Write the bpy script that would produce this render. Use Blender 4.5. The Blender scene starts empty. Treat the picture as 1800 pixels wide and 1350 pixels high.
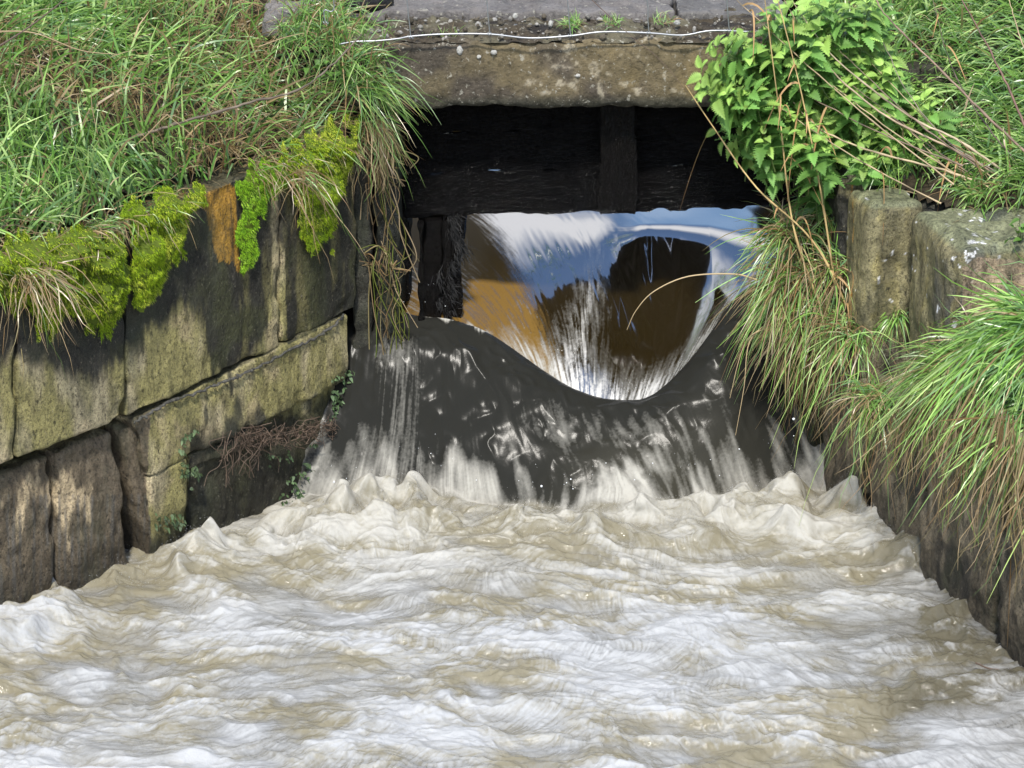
import bpy, bmesh, math, random
import numpy as np
from mathutils import Vector
rng = np.random.default_rng(7); random.seed(7)
sc = bpy.context.scene
R = math.radians
# ---------------------------------------------------------------- camera
CAM = np.array([0.0, -9.4, 3.795]); F = 4525.0; cP, sP = math.cos(R(20)), math.sin(R(20))
cd = bpy.data.cameras.new('camera'); cam = bpy.data.objects.new('camera', cd); sc.collection.objects.link(cam)
cam.location = CAM; cam.rotation_euler = (R(70), 0, 0)
cd.sensor_width = 36; cd.lens = 36 * F / 1800; cd.clip_start = .1; cd.clip_end = 500
sc.camera = cam
# ---------------------------------------------------------------- world, sun, exposure
SUN_EL, SUN_AZ = 56, 186          # azimuth clockwise from +Y (the way the camera looks)
w = bpy.data.worlds.new('World'); sc.world = w; w.use_nodes = True
nt = w.node_tree; nt.nodes.clear()
def N(nt, t, **k):
    n = nt.nodes.new(t)
    for a, b in k.items():
        if a in n.inputs: n.inputs[a].default_value = b
        else: setattr(n, a, b)
    return n
out = N(nt, 'ShaderNodeOutputWorld'); bg = N(nt, 'ShaderNodeBackground'); bg.inputs[1].default_value = .14
sky = N(nt, 'ShaderNodeTexSky', sky_type='NISHITA', sun_disc=False, sun_elevation=R(SUN_EL), sun_rotation=R(SUN_AZ), dust_density=.2, ozone_density=2.5)
tc = N(nt, 'ShaderNodeTexCoord'); mp = N(nt, 'ShaderNodeMapping'); mp.inputs['Scale'].default_value = (1, 1, 1.6)
mp.inputs['Location'].default_value = (.28, .1, .35)
nz = N(nt, 'ShaderNodeTexNoise'); nz.inputs['Scale'].default_value = 1.7; nz.inputs['Detail'].default_value = 6; nz.inputs['Roughness'].default_value = .5
cr = N(nt, 'ShaderNodeValToRGB'); cr.color_ramp.elements[0].position = .47; cr.color_ramp.elements[1].position = .68
mx = N(nt, 'ShaderNodeMix', data_type='RGBA'); mx.inputs[7].default_value = (10.5, 10.2, 9.9, 1)
L = nt.links.new
L(tc.outputs['Generated'], mp.inputs[0]); L(mp.outputs[0], nz.inputs['Vector']); L(nz.outputs['Fac'], cr.inputs[0])
def blob(center, r0, r1, top=1.):                      # 1 inside r0 of a direction, 0 beyond r1
    d = N(nt, 'ShaderNodeVectorMath', operation='DISTANCE'); d.inputs[1].default_value = center
    ad = N(nt, 'ShaderNodeVectorMath', operation='MULTIPLY_ADD'); L(nz.outputs['Color'], ad.inputs[0]); ad.inputs[1].default_value = (.5, .5, .5); L(tc.outputs['Generated'], ad.inputs[2])
    L(ad.outputs[0], d.inputs[0]); m = N(nt, 'ShaderNodeMapRange'); m.interpolation_type = 'SMOOTHSTEP'; L(d.outputs['Value'], m.inputs[0])
    for i, q in enumerate((r0, r1, top, 0.)): m.inputs[i + 1].default_value = q
    return m.outputs[0]
clear = blob((.45, .80, 1.0), .45, .8)          # a clear blue gap high upstream
cloud = blob((.16, .95, .96), .10, .30, .6)         # one bright cloud low upstream
inv = N(nt, 'ShaderNodeMath', operation='SUBTRACT'); inv.inputs[0].default_value = 1; L(clear, inv.inputs[1])
cm = N(nt, 'ShaderNodeMath', operation='MULTIPLY'); L(cr.outputs['Color'], cm.inputs[0]); L(inv.outputs[0], cm.inputs[1])
cx_ = N(nt, 'ShaderNodeMath', operation='MAXIMUM'); L(cm.outputs[0], cx_.inputs[0]); L(cloud, cx_.inputs[1])
L(cx_.outputs[0], mx.inputs[0]); L(sky.outputs[0], mx.inputs[6]); L(mx.outputs[2], bg.inputs[0]); L(bg.outputs[0], out.inputs[0])
ld = bpy.data.lights.new('sun', 'SUN'); ld.energy = 3.1; ld.angle = R(5); ld.color = (1, .95, .87)
sun = bpy.data.objects.new('sun', ld); sc.collection.objects.link(sun)
sd = Vector((math.sin(R(SUN_AZ)) * math.cos(R(SUN_EL)), math.cos(R(SUN_AZ)) * math.cos(R(SUN_EL)), math.sin(R(SUN_EL))))
sun.rotation_euler = sd.to_track_quat('Z', 'Y').to_euler()
vs = sc.view_settings; vs.view_transform = 'Standard'; vs.look = 'None'; vs.exposure = 0.82; vs.gamma = 1
# ---------------------------------------------------------------- numeric helpers
def rays(px, py):
    px = np.asarray(px, float); py = np.asarray(py, float)
    a = (px - 900) / F; v = (675 - py) / F
    return np.stack([a, cP + v * sP, -sP + v * cP], -1)
def atY(px, py, Y):
    d = rays(px, py); return CAM + d * ((Y - CAM[1]) / d[..., 1])[..., None]
def atZ(px, py, z):
    d = rays(px, py); return CAM + d * ((z - CAM[2]) / d[..., 2])[..., None]
def atPlane(px, py, o, n):
    d = rays(px, py); t = ((np.asarray(o) - CAM) @ np.asarray(n)) / (d @ np.asarray(n)); return CAM + d * t[..., None]
def proj(p):
    q = p - CAM; dep = q[..., 1] * cP - q[..., 2] * sP; up = q[..., 1] * sP + q[..., 2] * cP
    return 900 + F * q[..., 0] / dep, 675 - F * up / dep
def hsh(i, j, k, s):
    h = (i.astype(np.int64) * 374761393 + j.astype(np.int64) * 668265263 + k.astype(np.int64) * 2147483647 + s * 974634777) & 0xffffffff
    h = ((h ^ (h >> 13)) * 1274126177) & 0xffffffff
    h = ((h ^ (h >> 16)) * 2246822519) & 0xffffffff
    return ((h ^ (h >> 15)) & 0xffffff) / float(0xffffff)
def vn(x, y, z=0., s=0):
    x, y, z = np.broadcast_arrays(np.asarray(x, float), np.asarray(y, float), np.asarray(z, float))
    i, j, k = np.floor(x), np.floor(y), np.floor(z); u, v, q = x - i, y - j, z - k
    u = u * u * (3 - 2 * u); v = v * v * (3 - 2 * v); q = q * q * (3 - 2 * q)
    flat = not np.any(z)
    r = 0
    for c in ((0,) if flat else (0, 1)):
        a = hsh(i, j, k + c, s) * (1 - u) + hsh(i + 1, j, k + c, s) * u
        b = hsh(i, j + 1, k + c, s) * (1 - u) + hsh(i + 1, j + 1, k + c, s) * u
        m = a * (1 - v) + b * v
        r = r + m * (1 if flat else ((1 - q) if c == 0 else q))
    return r * 2 - 1
def fbm(x, y, z=0., s=0, o=4, g=.5):
    r = 0; a = 1; t = 0
    for n in range(o):
        f = 2.03 ** n
        r = r + a * vn(x * f + n * 7.3, y * f + n * 3.1, z * f, s + n); t += a; a *= g
    return r / t
def sst(a, b, x):
    t = np.clip((x - a) / (b - a), 0, 1); return t * t * (3 - 2 * t)
def mixc(a, b, f): return a * (1 - f[..., None]) + np.asarray(b) * f[..., None]
def inpoly(px, py, poly):
    r = np.zeros(np.shape(px), bool); n = len(poly)
    for i in range(n):
        x1, y1 = poly[i]; x2, y2 = poly[(i + 1) % n]
        if y1 == y2: continue
        c = ((y1 > py) != (y2 > py)) & (px < (x2 - x1) * (py - y1) / (y2 - y1) + x1); r ^= c
    return r
def pdist(px, py, pts):           # distance to a polyline in the wall drawing
    d = np.full(np.shape(px), 1e9)
    for (x1, y1), (x2, y2) in zip(pts[:-1], pts[1:]):
        l = max((x2 - x1) ** 2 + (y2 - y1) ** 2, 1e-9); t = np.clip(((px - x1) * (x2 - x1) + (py - y1) * (y2 - y1)) / l, 0, 1)
        d = np.minimum(d, np.hypot(px - x1 - t * (x2 - x1), py - y1 - t * (y2 - y1)))
    return d
# ---------------------------------------------------------------- object helpers
def link(o, parent=None):
    sc.collection.objects.link(o)
    if parent: o.parent = parent
    return o
def mesh_np(name, V, Fc, mat, parent=None, cols=None, attrs=None, smooth=True):
    me = bpy.data.meshes.new(name); V = np.ascontiguousarray(V, np.float32); Fc = np.asarray(Fc, np.int32)
    k = Fc.shape[1]; me.vertices.add(len(V)); me.vertices.foreach_set('co', V.ravel())
    me.loops.add(Fc.size); me.loops.foreach_set('vertex_index', Fc.ravel())
    me.polygons.add(len(Fc)); me.polygons.foreach_set('loop_start', np.arange(0, Fc.size, k, dtype=np.int32))
    me.polygons.foreach_set('use_smooth', np.full(len(Fc), smooth))
    me.update(calc_edges=True)
    if cols is not None:
        a = me.color_attributes.new('col', 'FLOAT_COLOR', 'POINT')
        c = np.ones((len(V), 4), np.float32); c[:, :3] = cols; a.data.foreach_set('color', c.ravel())
    for nme, val in (attrs or {}).items():
        a = me.attributes.new(nme, 'FLOAT', 'POINT'); a.data.foreach_set('value', np.ascontiguousarray(val, np.float32).ravel())
    me.materials.append(mat); me.validate()
    return link(bpy.data.objects.new(name, me), parent)
def grid_faces(nu, nv, off=0):
    i = np.arange(nu - 1)[:, None] * nv + np.arange(nv - 1)[None, :]
    return np.stack([i, i + nv, i + nv + 1, i + 1], -1).reshape(-1, 4) + off
def thing(name, label, cat, loc=(0, 0, 0), group=None):
    o = bpy.data.objects.new(name, None); o.empty_display_size = .1; link(o); o.location = loc
    return tag(o, label, cat, group)
def tag(o, label, cat, group=None, kind=None):
    o['label'] = label; o['category'] = cat
    if group: o['group'] = group
    if kind: o['kind'] = kind
    return o
def struct(o): o['kind'] = 'structure'; return o
class MB:                              # collects geometry
    def __init__(s): s.V = []; s.F4 = []; s.C = []; s.n = 0
    def add(s, V, Fc, col=(1, 1, 1)):
        V = np.asarray(V, float); s.V.append(V); s.F4.append(np.asarray(Fc) + s.n); s.n += len(V)
        c = np.asarray(col, float); s.C.append(np.broadcast_to(c, (len(V), 3)))
    def build(s, name, mat, parent=None, smooth=True, loc=None):
        V = np.concatenate(s.V)
        if loc is not None: V = V - np.asarray(loc)
        return mesh_np(name, V, np.concatenate(s.F4), mat, parent, np.concatenate(s.C), smooth=smooth)
def tube(mb, pts, rad, col=(1, 1, 1), sides=6):
    pts = np.asarray(pts, float); n = len(pts); rad = np.broadcast_to(rad, (n,))
    T = np.gradient(pts, axis=0); T /= np.linalg.norm(T, axis=1, keepdims=True) + 1e-9
    up = np.array([.12, -.9, .3]); A = np.cross(T, up); A /= np.linalg.norm(A, axis=1, keepdims=True) + 1e-9; B = np.cross(T, A)
    th = np.arange(sides + 1) / sides * 2 * np.pi
    V = pts[:, None] + rad[:, None, None] * (A[:, None] * np.cos(th)[None, :, None] + B[:, None] * np.sin(th)[None, :, None])
    mb.add(V.reshape(-1, 3), grid_faces(n, sides + 1), col)
def smooth_line(pts, m=8):             # Catmull-Rom
    p = np.asarray(pts, float); p = np.vstack([2 * p[0] - p[1], p, 2 * p[-1] - p[-2]]); o = []
    for i in range(1, len(p) - 2):
        for t in np.linspace(0, 1, m, endpoint=False):
            a, b, c, d = p[i - 1:i + 3]
            o.append(.5 * (2 * b + (c - a) * t + (2 * a - 5 * b + 4 * c - d) * t * t + (3 * b - a - 3 * c + d) * t ** 3))
    o.append(p[-2]); return np.array(o)
def blades(mb, root, dr, Ln, W, droop, cA, cB, K=5, wig=0., face=None, curl=.25):
    n = len(root); root = np.asarray(root, float); dr = dr / (np.linalg.norm(dr, axis=1, keepdims=True) + 1e-9)
    Ln = np.broadcast_to(Ln, (n,)); W = np.broadcast_to(W, (n,)); droop = np.broadcast_to(droop, (n,))
    t = np.linspace(0, 1, K + 1)[None, :, None]
    side = np.cross(dr, rng.normal(size=(n, 3))); side /= np.linalg.norm(side, axis=1, keepdims=True) + 1e-9
    cu = (rng.normal(size=n) * curl)[:, None, None]
    P = root[:, None] + dr[:, None] * Ln[:, None, None] * t + side[:, None] * cu * Ln[:, None, None] * t ** 2 \
        + np.array([0, 0, -1.])[None, None] * (droop * Ln)[:, None, None] * t ** 2
    if wig:
        ph = rng.uniform(0, 6.28, (n, 1, 3)); fr = rng.uniform(1, 3.2, (n, 1, 3))
        P = P + np.sin(ph + fr * t * 5) * wig * Ln[:, None, None] * t * np.array([1, 1, .5])
    T = np.gradient(P, axis=1); T /= np.linalg.norm(T, axis=2, keepdims=True) + 1e-9
    fv = np.array([0, -.93, .36]) + rng.normal(size=(n, 3)) * .55
    S = np.cross(T, fv[:, None]); S /= np.linalg.norm(S, axis=2, keepdims=True) + 1e-9
    wd = (W[:, None, None] * .5) * (np.clip(1 - t, 0, 1) ** .6 * .93 + .07) * np.minimum(1, .6 + t * 3)
    V = np.stack([P - S * wd, P + S * wd], 2).reshape(n, -1, 3)
    idx = np.arange(K) * 2
    f = np.stack([idx, idx + 1, idx + 3, idx + 2], -1)
    Fc = (f[None] + (np.arange(n) * (2 * K + 2))[:, None, None]).reshape(-1, 4)
    tt = np.repeat(np.linspace(0, 1, K + 1), 2)[None, :, None]
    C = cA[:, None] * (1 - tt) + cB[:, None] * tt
    mb.add(V.reshape(-1, 3), Fc, C.reshape(-1, 3))
    return P
# ---------------------------------------------------------------- materials
def mat(name, rough=.6, spec=.5, attr=True, color=(.5, .5, .5), bumps=(), mottles=(), transl=0., metal=0., roughvar=None, coat=0):
    m = bpy.data.materials.new(name); m.use_nodes = True; nt = m.node_tree; nt.nodes.clear(); L = nt.links.new
    o = N(nt, 'ShaderNodeOutputMaterial'); b = N(nt, 'ShaderNodeBsdfPrincipled'); g = N(nt, 'ShaderNodeNewGeometry')
    b.inputs['Roughness'].default_value = rough; b.inputs['Specular IOR Level'].default_value = spec; b.inputs['Metallic'].default_value = metal
    b.inputs['Coat Weight'].default_value = coat
    if attr: a = N(nt, 'ShaderNodeAttribute', attribute_name='col'); c = a.outputs['Color']
    else: a = N(nt, 'ShaderNodeRGB'); a.outputs[0].default_value = (*color, 1); c = a.outputs[0]
    for (sc_, lo, hi, colr, amt, stretch) in mottles:
        mp = N(nt, 'ShaderNodeMapping'); mp.inputs['Scale'].default_value = stretch; L(g.outputs['Position'], mp.inputs[0])
        n = N(nt, 'ShaderNodeTexNoise'); n.inputs['Scale'].default_value = sc_; n.inputs['Detail'].default_value = 7; n.inputs['Roughness'].default_value = .62
        L(mp.outputs[0], n.inputs['Vector'])
        r = N(nt, 'ShaderNodeMapRange'); r.inputs[1].default_value = lo; r.inputs[2].default_value = hi; r.inputs[4].default_value = amt; L(n.outputs['Fac'], r.inputs[0])
        if colr == 'mul': 
            x = N(nt, 'ShaderNodeMix', data_type='RGBA', blend_type='MULTIPLY'); x.inputs[7].default_value = (.25, .25, .25, 1)
        else:
            x = N(nt, 'ShaderNodeMix', data_type='RGBA'); x.inputs[7].default_value = (*colr, 1)
        L(r.outputs[0], x.inputs[0]); L(c, x.inputs[6]); c = x.outputs[2]
    L(c, b.inputs['Base Color'])
    prev = None
    for (sc_, dist, stretch) in bumps:
        mp = N(nt, 'ShaderNodeMapping'); mp.inputs['Scale'].default_value = stretch; L(g.outputs['Position'], mp.inputs[0])
        n = N(nt, 'ShaderNodeTexNoise'); n.inputs['Scale'].default_value = sc_; n.inputs['Detail'].default_value = 6; n.inputs['Roughness'].default_value = .65
        L(mp.outputs[0], n.inputs['Vector'])
        bp = N(nt, 'ShaderNodeBump'); bp.inputs['Distance'].default_value = dist; bp.inputs['Strength'].default_value = 1
        L(n.outputs['Fac'], bp.inputs['Height'])
        if prev: L(prev, bp.inputs['Normal'])
        prev = bp.outputs[0]
    if prev: L(prev, b.inputs['Normal'])
    s = b.outputs[0]
    if transl:
        tr = N(nt, 'ShaderNodeBsdfTranslucent'); L(c, tr.inputs[0]); ms = N(nt, 'ShaderNodeMixShader'); ms.inputs[0].default_value = transl
        L(b.outputs[0], ms.inputs[1]); L(tr.outputs[0], ms.inputs[2]); s = ms.outputs[0]
    L(s, o.inputs[0]); return m
M_stone = mat('weathered_stone', .6, .4, bumps=((24, .018, (1, 1, .8)), (95, .010, (1, 1, .6)), (300, .004, (1, 1, 1))),
              mottles=((26, .48, .7, 'mul', .8, (1, 1, .35)), (60, .60, .645, 'mul', .9, (1, 1, .5)), (90, .50, .64, 'mul', .7, (1, 1, .9)), (210, .5, .66, 'mul', .7, (1, 1, 1)), (130, .60, .68, (.30, .27, .19), .5, (1, 1, .7)), (9, .5, .7, (.05, .055, .03), .65, (1, 1, .4))))
M_lintel = mat('lichened_stone', .8, .3, bumps=((25, .014, (1, 1, 1)), (130, .006, (1, 1, 1)), (400, .002, (1, 1, 1))),
               mottles=((60, .5, .7, 'mul', .7, (1, 1, 1)), (45, .6, .66, (.42, .4, .33), .75, (1, 1, 1)), (150, .62, .7, (.4, .36, .28), .7, (1, 1, 1))))
M_wood = mat('wet_black_timber', .15, .28, attr=False, color=(.0015, .0013, .0015), bumps=((50, .02, (.22, 1, 1.6)), (170, .028, (.35, 1, 1))), mottles=((12, .5, .8, (.006, .0045, .004), .8, (1, 1, 1)),))
M_woodv = mat('wet_upright_timber', .16, .35, attr=False, color=(.004, .003, .0025), bumps=((50, .03, (1.2, 1, .25)), (170, .035, (1, 1, .3))), mottles=((16, .5, .8, (.008, .006, .004), .8, (1, 1, .4)),))
M_grass = mat('grass_blade', .32, .55, transl=.3)
M_leaf = mat('nettle_leaf', .42, .4, transl=.28, bumps=((260, .002, (1, 1, 1)),), mottles=((60, .5, .75, 'mul', .25, (1, 1, 1)),))
M_straw = mat('dry_straw', .55, .4, transl=.12)
M_moss = mat('moss', .75, .25, transl=.25)
M_soil = mat('soil', .9, .2, attr=False, color=(.035, .028, .018), bumps=((40, .02, (1, 1, 1)),), mottles=((20, .4, .7, (.07, .055, .03), .8, (1, 1, 1)),))
M_wire = mat('galvanised_wire', .35, .5, attr=False, color=(.3, .31, .32), metal=.7)
M_root = mat('root', .6, .3)
# ---------------------------------------------------------------- water
def water():
    x0, x1, y0, y1, dx, dy = -2.5, 2.1, -3.3, 1.3, .0035, .004
    xs = np.arange(x0, x1, dx); ys = np.arange(y0, y1, dy); X, Y = np.meshgrid(xs, ys, indexing='ij')
    # crest of the two side waves under the gate: (x, y, z)
    cx = np.array([[-.9, .22, .66], [-.45, .17, .62], [-.36, .15, .60], [-.24, .14, .595], [-.11, .11, .56], [.0, .07, .50], [.09, .04, .44], [.22, -.01, .365], [.34, -.04, .33], [.42, -.05, .325],
                   [.52, -.05, .33], [.60, -.01, .375], [.69, .05, .45], [.78, .12, .55], [.86, .19, .65], [.93, .24, .70], [1.15, .30, .76], [1.8, .32, .78]])
    Yc = np.interp(X, cx[:, 0], cx[:, 1]); Zc = np.interp(X, cx[:, 0], cx[:, 2])
    k = np.ones(25) / 25
    def sm(a): return np.apply_along_axis(lambda v: np.convolve(np.pad(v, 12, 'edge'), k, 'valid'), 0, a)
    yc1 = sm(Yc[:, :1])[:, 0]; zc1 = sm(Zc[:, :1])[:, 0]; Yc = yc1[:, None] + 0 * Y; Zc = zc1[:, None] + 0 * Y
    s = (Y - Yc) / (.98 - Yc); sc1 = np.clip(s, 0, 1)
    top = .81 + 0 * X
    shA = Zc - .015 + (top - Zc + .015) * (1 - (1 - sc1) ** (1.12 + .55 * sst(-.05, .32, X)))
    Yt = np.interp(X, [.3, .43, .55, .68, .80, .92, 1.1], [.78, .68, .66, .66, .63, .54, .50]) + .006 * vn(X * 14, 0 * X, s=9); yy = np.clip(Y - Yc, 0, 2); q_ = yy / (Yt - Yc); line = Zc - .015 + (top - Zc + .015) * (.76 * q_ + .24 * q_ * q_)
    kk_ = .05; hk = np.clip(.5 + .5 * (line - top) / kk_, 0, 1); shB = line * (1 - hk) + top * hk - kk_ * hk * (1 - hk)
    wb = sst(.30, .54, X - .04 * (s - .5)); sheet = shA * (1 - wb) + shB * wb
    # the tongue: a shallow crease left of centre, a swell on the right
    env = np.clip(sc1 * (1 - sc1) * 4, 0, 1)
    sheet += 0
    sheet += env * (.0022 * vn(X * 16 + Y * 7, Y * 2.5, s=5) + .0013 * vn(X * 70 + Y * 20, Y * 8, s=6)) * np.exp(-((X - .27) / .22) ** 2) * 1.1
    sheet += .0012 * vn(X * 9, Y * 5, s=8)
    # front of side waves
    u = np.clip((Yc - Y) / (.30 + .28 * Zc), 0, 1.6)
    face = Zc * (1 - sst(0, 1, u) ) + .0
    uu = np.clip(u, 0, 1); face = Zc * (1 - uu ** 1.55)
    face = np.where(Y > Yc, Zc - (Y - Yc) * 1.6, face)
    face += (.030 * vn(X * 4 + Y * 3, Y * 5, s=11) + .012 * vn(X * 8 - Y * 8, Y * 12, s=13)) * sst(0, .35, u) + (.009 * (1 - 2 * np.abs(vn(X * 7 + Y * 8 + .6 * vn(X * 5, Y * 5, s=15), Y * 11 - X * 3, s=12))) + .004 * (1 - 2 * np.abs(vn(X * 19 + Y * 16, Y * 24 - X * 8, s=16)))) * sst(-.02, .1, u)
    w_ = .012; 
    H0 = np.where(Y > Yc, np.maximum(sheet, face), face)
    # pool
    wx = X + .10 * vn(X * 2.1, Y * 2.1, s=20); wy = Y + .10 * vn(X * 1.6, Y * 2.2, s=21) + .10 * np.sin(X * 1.3)
    def ridge(a): return 1 - np.sqrt(a * a + .012) * 1.0
    p1 = ridge(vn(wx * 1.5, wy * 3.0, s=22)); p2 = ridge(vn(wx * 3.4 + 3, wy * 6.0, s=23)); p3 = ridge(vn(wx * 8 + 1, wy * 12, s=24))
    calm = sst(1.0, 1.6, X + .25 * Y + .5) * 0
    w2x = wx + .04 * vn(X * 8, Y * 8, s=26); w2y = wy + .03 * vn(X * 8, Y * 9, s=27)
    p3 = ridge(vn(w2x * 7 + 1, w2y * 13, s=24)); p4 = ridge(vn(w2x * 15 + 1, w2y * 26, s=28)); p5 = ridge(vn(w2x * 33, w2y * 52, s=29))
    pool = -.065 + .050 * p1 + .036 * p2 + .024 * p3 + .012 * p4 + .005 * p5 + .012 * fbm(wx * 9, wy * 13, s=25, o=4, g=.55)
    # hydraulic jump roller
    jx = np.interp(X, [-1.5, -.9, -.62, -.42, -.3, -.15, .0, .25, .5, .8, 1.0, 1.12, 1.25, 1.6], [-.95, -.62, -.42, -.34, -.36, -.45, -.49, -.50, -.48, -.44, -.36, -.30, -.42, -1.0])
    jh = np.interp(X, [-1.6, -1.25, -1.0, -.75, -.6, -.42, -.3, -.1, .0, .25, .5, .8, 1.0, 1.1, 1.22, 1.6], [.05, .04, .05, .10, .13, .19, .18, .11, .08, .09, .09, .13, .17, .18, .11, .03])
    jx = jx + .05 * vn(X * 5, 0 * X, s=30) + .03 * vn(X * 9 + 2 * Y, Y * 9, s=31)
    e = (Y - jx)
    roll = np.where(e > 0, np.exp(-(e / .09) ** 2), np.exp(-(e / .28) ** 2))
    tex = fbm(X * 9 + .3 * Y, Y * 12, s=33, o=3, g=.4); sp = np.clip(vn(X * 15, Y * 12, s=34), 0, 1)
    jump = jh * roll * (.72 + .5 * vn(X * 6, Y * 6, s=37) + .35 * vn(X * 14, Y * 12, s=38) + .3 * tex + .25 * sp * np.exp(-(e / .07) ** 2))
    inpool = sst(.10, -.12, e)
    # splashes on the left wall
    for (ax, ay, ah, ar) in ((-1.17, -.86, .13, .09), (-.80, -.46, .13, .09), (-.62, -.34, .07, .10), (1.62, -1.25, .12, .08), (1.50, -.9, .08, .07), (1.26, -.45, .12, .06), (-1.85, -1.55, .1, .3), (-1.6, -1.35, .08, .15)):
        jump += .62 * ah * np.exp(-(((X - ax) ** 2 + (Y - ay) ** 2) / ar ** 2) ** .8 * (1 + .7 * vn(X * 11, Y * 11, s=36))) * (1 + .9 * tex)
    H1 = pool * inpool + jump
    H = np.where(Y > Yc, H0, np.maximum(H0, H1)); dH = H1 - H0
    # smooth union in the overlap
    kk = .03; hh = np.clip(.5 + .5 * dH / kk, 0, 1); Hs = H0 * (1 - hh) + H1 * hh + kk * hh * (1 - hh)
    H = np.where(Y > Yc - .06, H0, Hs)
    pm = np.where(Y > Yc - .06, 0, hh)            # pool mask
    PX, PY = proj(np.stack([X, Y, H], -1))
    # ---- streaks carried along the current (line integral of noise along the flow)
    rx, ry = .0036, .0036; gx = np.arange(x0, x1, rx); gy = np.arange(y0, y1, ry); GX, GY = np.meshgrid(gx, gy, indexing='ij')
    th = np.arctan2(-1., (GX - .25) * 1.3) + .9 * vn(GX * 2.1, GY * 2.6, s=40) + .9 * vn(GX * 5.5, GY * 7, s=41)
    spread = 0
    th = np.where(GY > -.35, np.arctan2(-1., (GX - .25) * 1.2 + .5) + .5 * vn(GX * 3, GY * 4, s=43), th + spread)
    sh = GY > np.interp(GX, xs, yc1)
    # on the chute the lines close in on the notch
    th = np.where(sh, np.arctan2(-(.9) * np.ones_like(GX), -(GX - .31) * 1.5), th)
    ux, uy = np.cos(th) * .8, np.sin(th) * .8
    nzf = rng.random(GX.shape); nzc = vn(GX * 60, GY * 60, s=42) * .5 + .5
    def samp(A, i, j):
        i = np.clip(i, 0, A.shape[0] - 1.001); j = np.clip(j, 0, A.shape[1] - 1.001); a = i.astype(int); b = j.astype(int); f = i - a; g = j - b
        return (A[a, b] * (1 - f) + A[a + 1, b] * f) * (1 - g) + (A[a, b + 1] * (1 - f) + A[a + 1, b + 1] * f) * g
    I, J = np.meshgrid(np.arange(len(gx)), np.arange(len(gy)), indexing='ij'); I = I.astype(float); J = J.astype(float)
    Lf = nzf * 0; Lc = nzf * 0; cnt = 0
    for sg in (1, -1):
        a, b = I.copy(), J.copy()
        for st in range(11):
            Lf += samp(nzf, a, b); Lc += samp(nzc, a, b); cnt += 1
            ia = np.clip(a.astype(int), 0, I.shape[0] - 1); ib = np.clip(b.astype(int), 0, I.shape[1] - 1)
            a = a + sg * 1.25 * ux[ia, ib]; b = b + sg * 1.25 * uy[ia, ib]
    Lf = (Lf / cnt); Lf = np.clip((Lf - Lf.mean()) / Lf.std(), -2.5, 2.5); Lc = Lc / cnt; Lc = np.clip((Lc - Lc.mean()) / Lc.std(), -2.5, 2.5)
    ii = (X - x0) / rx; jj = (Y - y0) / ry; lf = samp(Lf, ii, jj); lc = samp(Lc, ii, jj)
    H = H + pm * (.0004 * lc + .0002 * lf) + (1 - pm) * np.where(Y < Yc, .0003 * lc + .0002 * lf, 0)
    # ---- foam
    nearj = np.exp(-np.clip(-(e + .05), 0, 9) / .5)                # close to the jump: mostly foam
    crest = np.clip(.45 * p1 + .38 * p2 + .34 * p3 + .20 * p4 + .12 * p5 - .72, -.3, 1)
    pat = fbm(wx * 3, wy * 6, s=50, o=5, g=.6); fo = -.09 + 1.35 * crest + 1.15 * pat + 2.6 * jump + .075 * lc + .10 * lf + .08 * vn(X * 120, Y * 120, s=56) + .20 * nearj
    # clear brown lenses at the lower right
    rb = sst(.95, 1.5, X + .18 * vn(X * 3, Y * 4, s=51) - (Y + 1.9) * .1) * sst(-.5, -.9, Y)
    fo -= .55 * rb * (.6 + .6 * vn(X * 4, Y * 9, s=52))
    brn = .5 + .5 * vn(wx * 2.2, wy * 5, s=53)
    fo -= .35 * sst(.55, .95, brn)
    foam = np.clip(fo, 0, 1) * pm
    # aeration: how milky the water under the foam is
    aer = pm * (.25 + .75 * np.clip(1.15 - rb * .75 - .15 * brn, 0, 1))
    # side waves
    fm = (1 - pm) * (Y < Yc)
    mid = np.exp(-((X - .42 - .5 * u * .3) / (.16 + .18 * u)) ** 2)
    stre = np.clip(.28 * lc + .14 * lf + 1.2 * fbm(X * 6 + 2, Y * 8, s=60, o=3) + .2, 0, 1.5) * (.3 + .7 * sst(-.3, .3, vn(X * 3.3, Y * 7, s=61)))
    f2 = .27 * stre * sst(.1, .6, u) + .09 * mid * sst(.05, .4, u) * (1 + .45 * lc) 
    f2 = np.clip(f2 - .055, 0, 1) + np.clip(sst(.72, 1.12, u + .24 * vn(X * 5, Y * 3, s=66) + .16 * vn(X * 17 + 9 * Y, Y * 13, s=67) + .04 * lc) * (.85 + .12 * lf), 0, 1) * .85
    lw = np.exp(-((X + .44) / .07) ** 2) * sst(.1, .5, u) * .20 * np.clip(.6 + .5 * lf + .8 * vn(X * 12, Y * 12, s=62), 0, 2); f2 = f2 + lw
    edge = np.exp(-(np.clip(Yc - Y, 0, 1) / (.006 + .03 * np.clip(vn(X * 24, 0 * X, s=63), 0, 1))) ** 2) * sst(-.36, -.3, X) * sst(-.02, -.14, X) * np.clip(.5 + .6 * lf + vn(X * 30, Y * 30, s=64), 0, 1.4)
    f2 += edge
    foam = np.where(fm > 0, np.clip(f2, 0, 1) * (1 - pm) + foam, foam)
    aer = aer + fm * (.004 + .05 * sst(.85, 1.1, u) + .13 * mid * sst(.2, .8, u))
    # chute: foam threads
    on = (Y >= Yc)
    d1 = X - (.385 - .19 * np.clip(1 - s, 0, 1) ** 1.6); band = np.exp(-(d1 / (.040 + .075 * np.clip(1 - s / .6, 0, 1))) ** 2)
    f3 = band * np.clip(.32 + .22 * lf + .12 * lc, 0, 1) * sst(1., .4, s) * .8
    d2 = X - (.36 + .06 * s); f3 = f3 + 0
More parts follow.
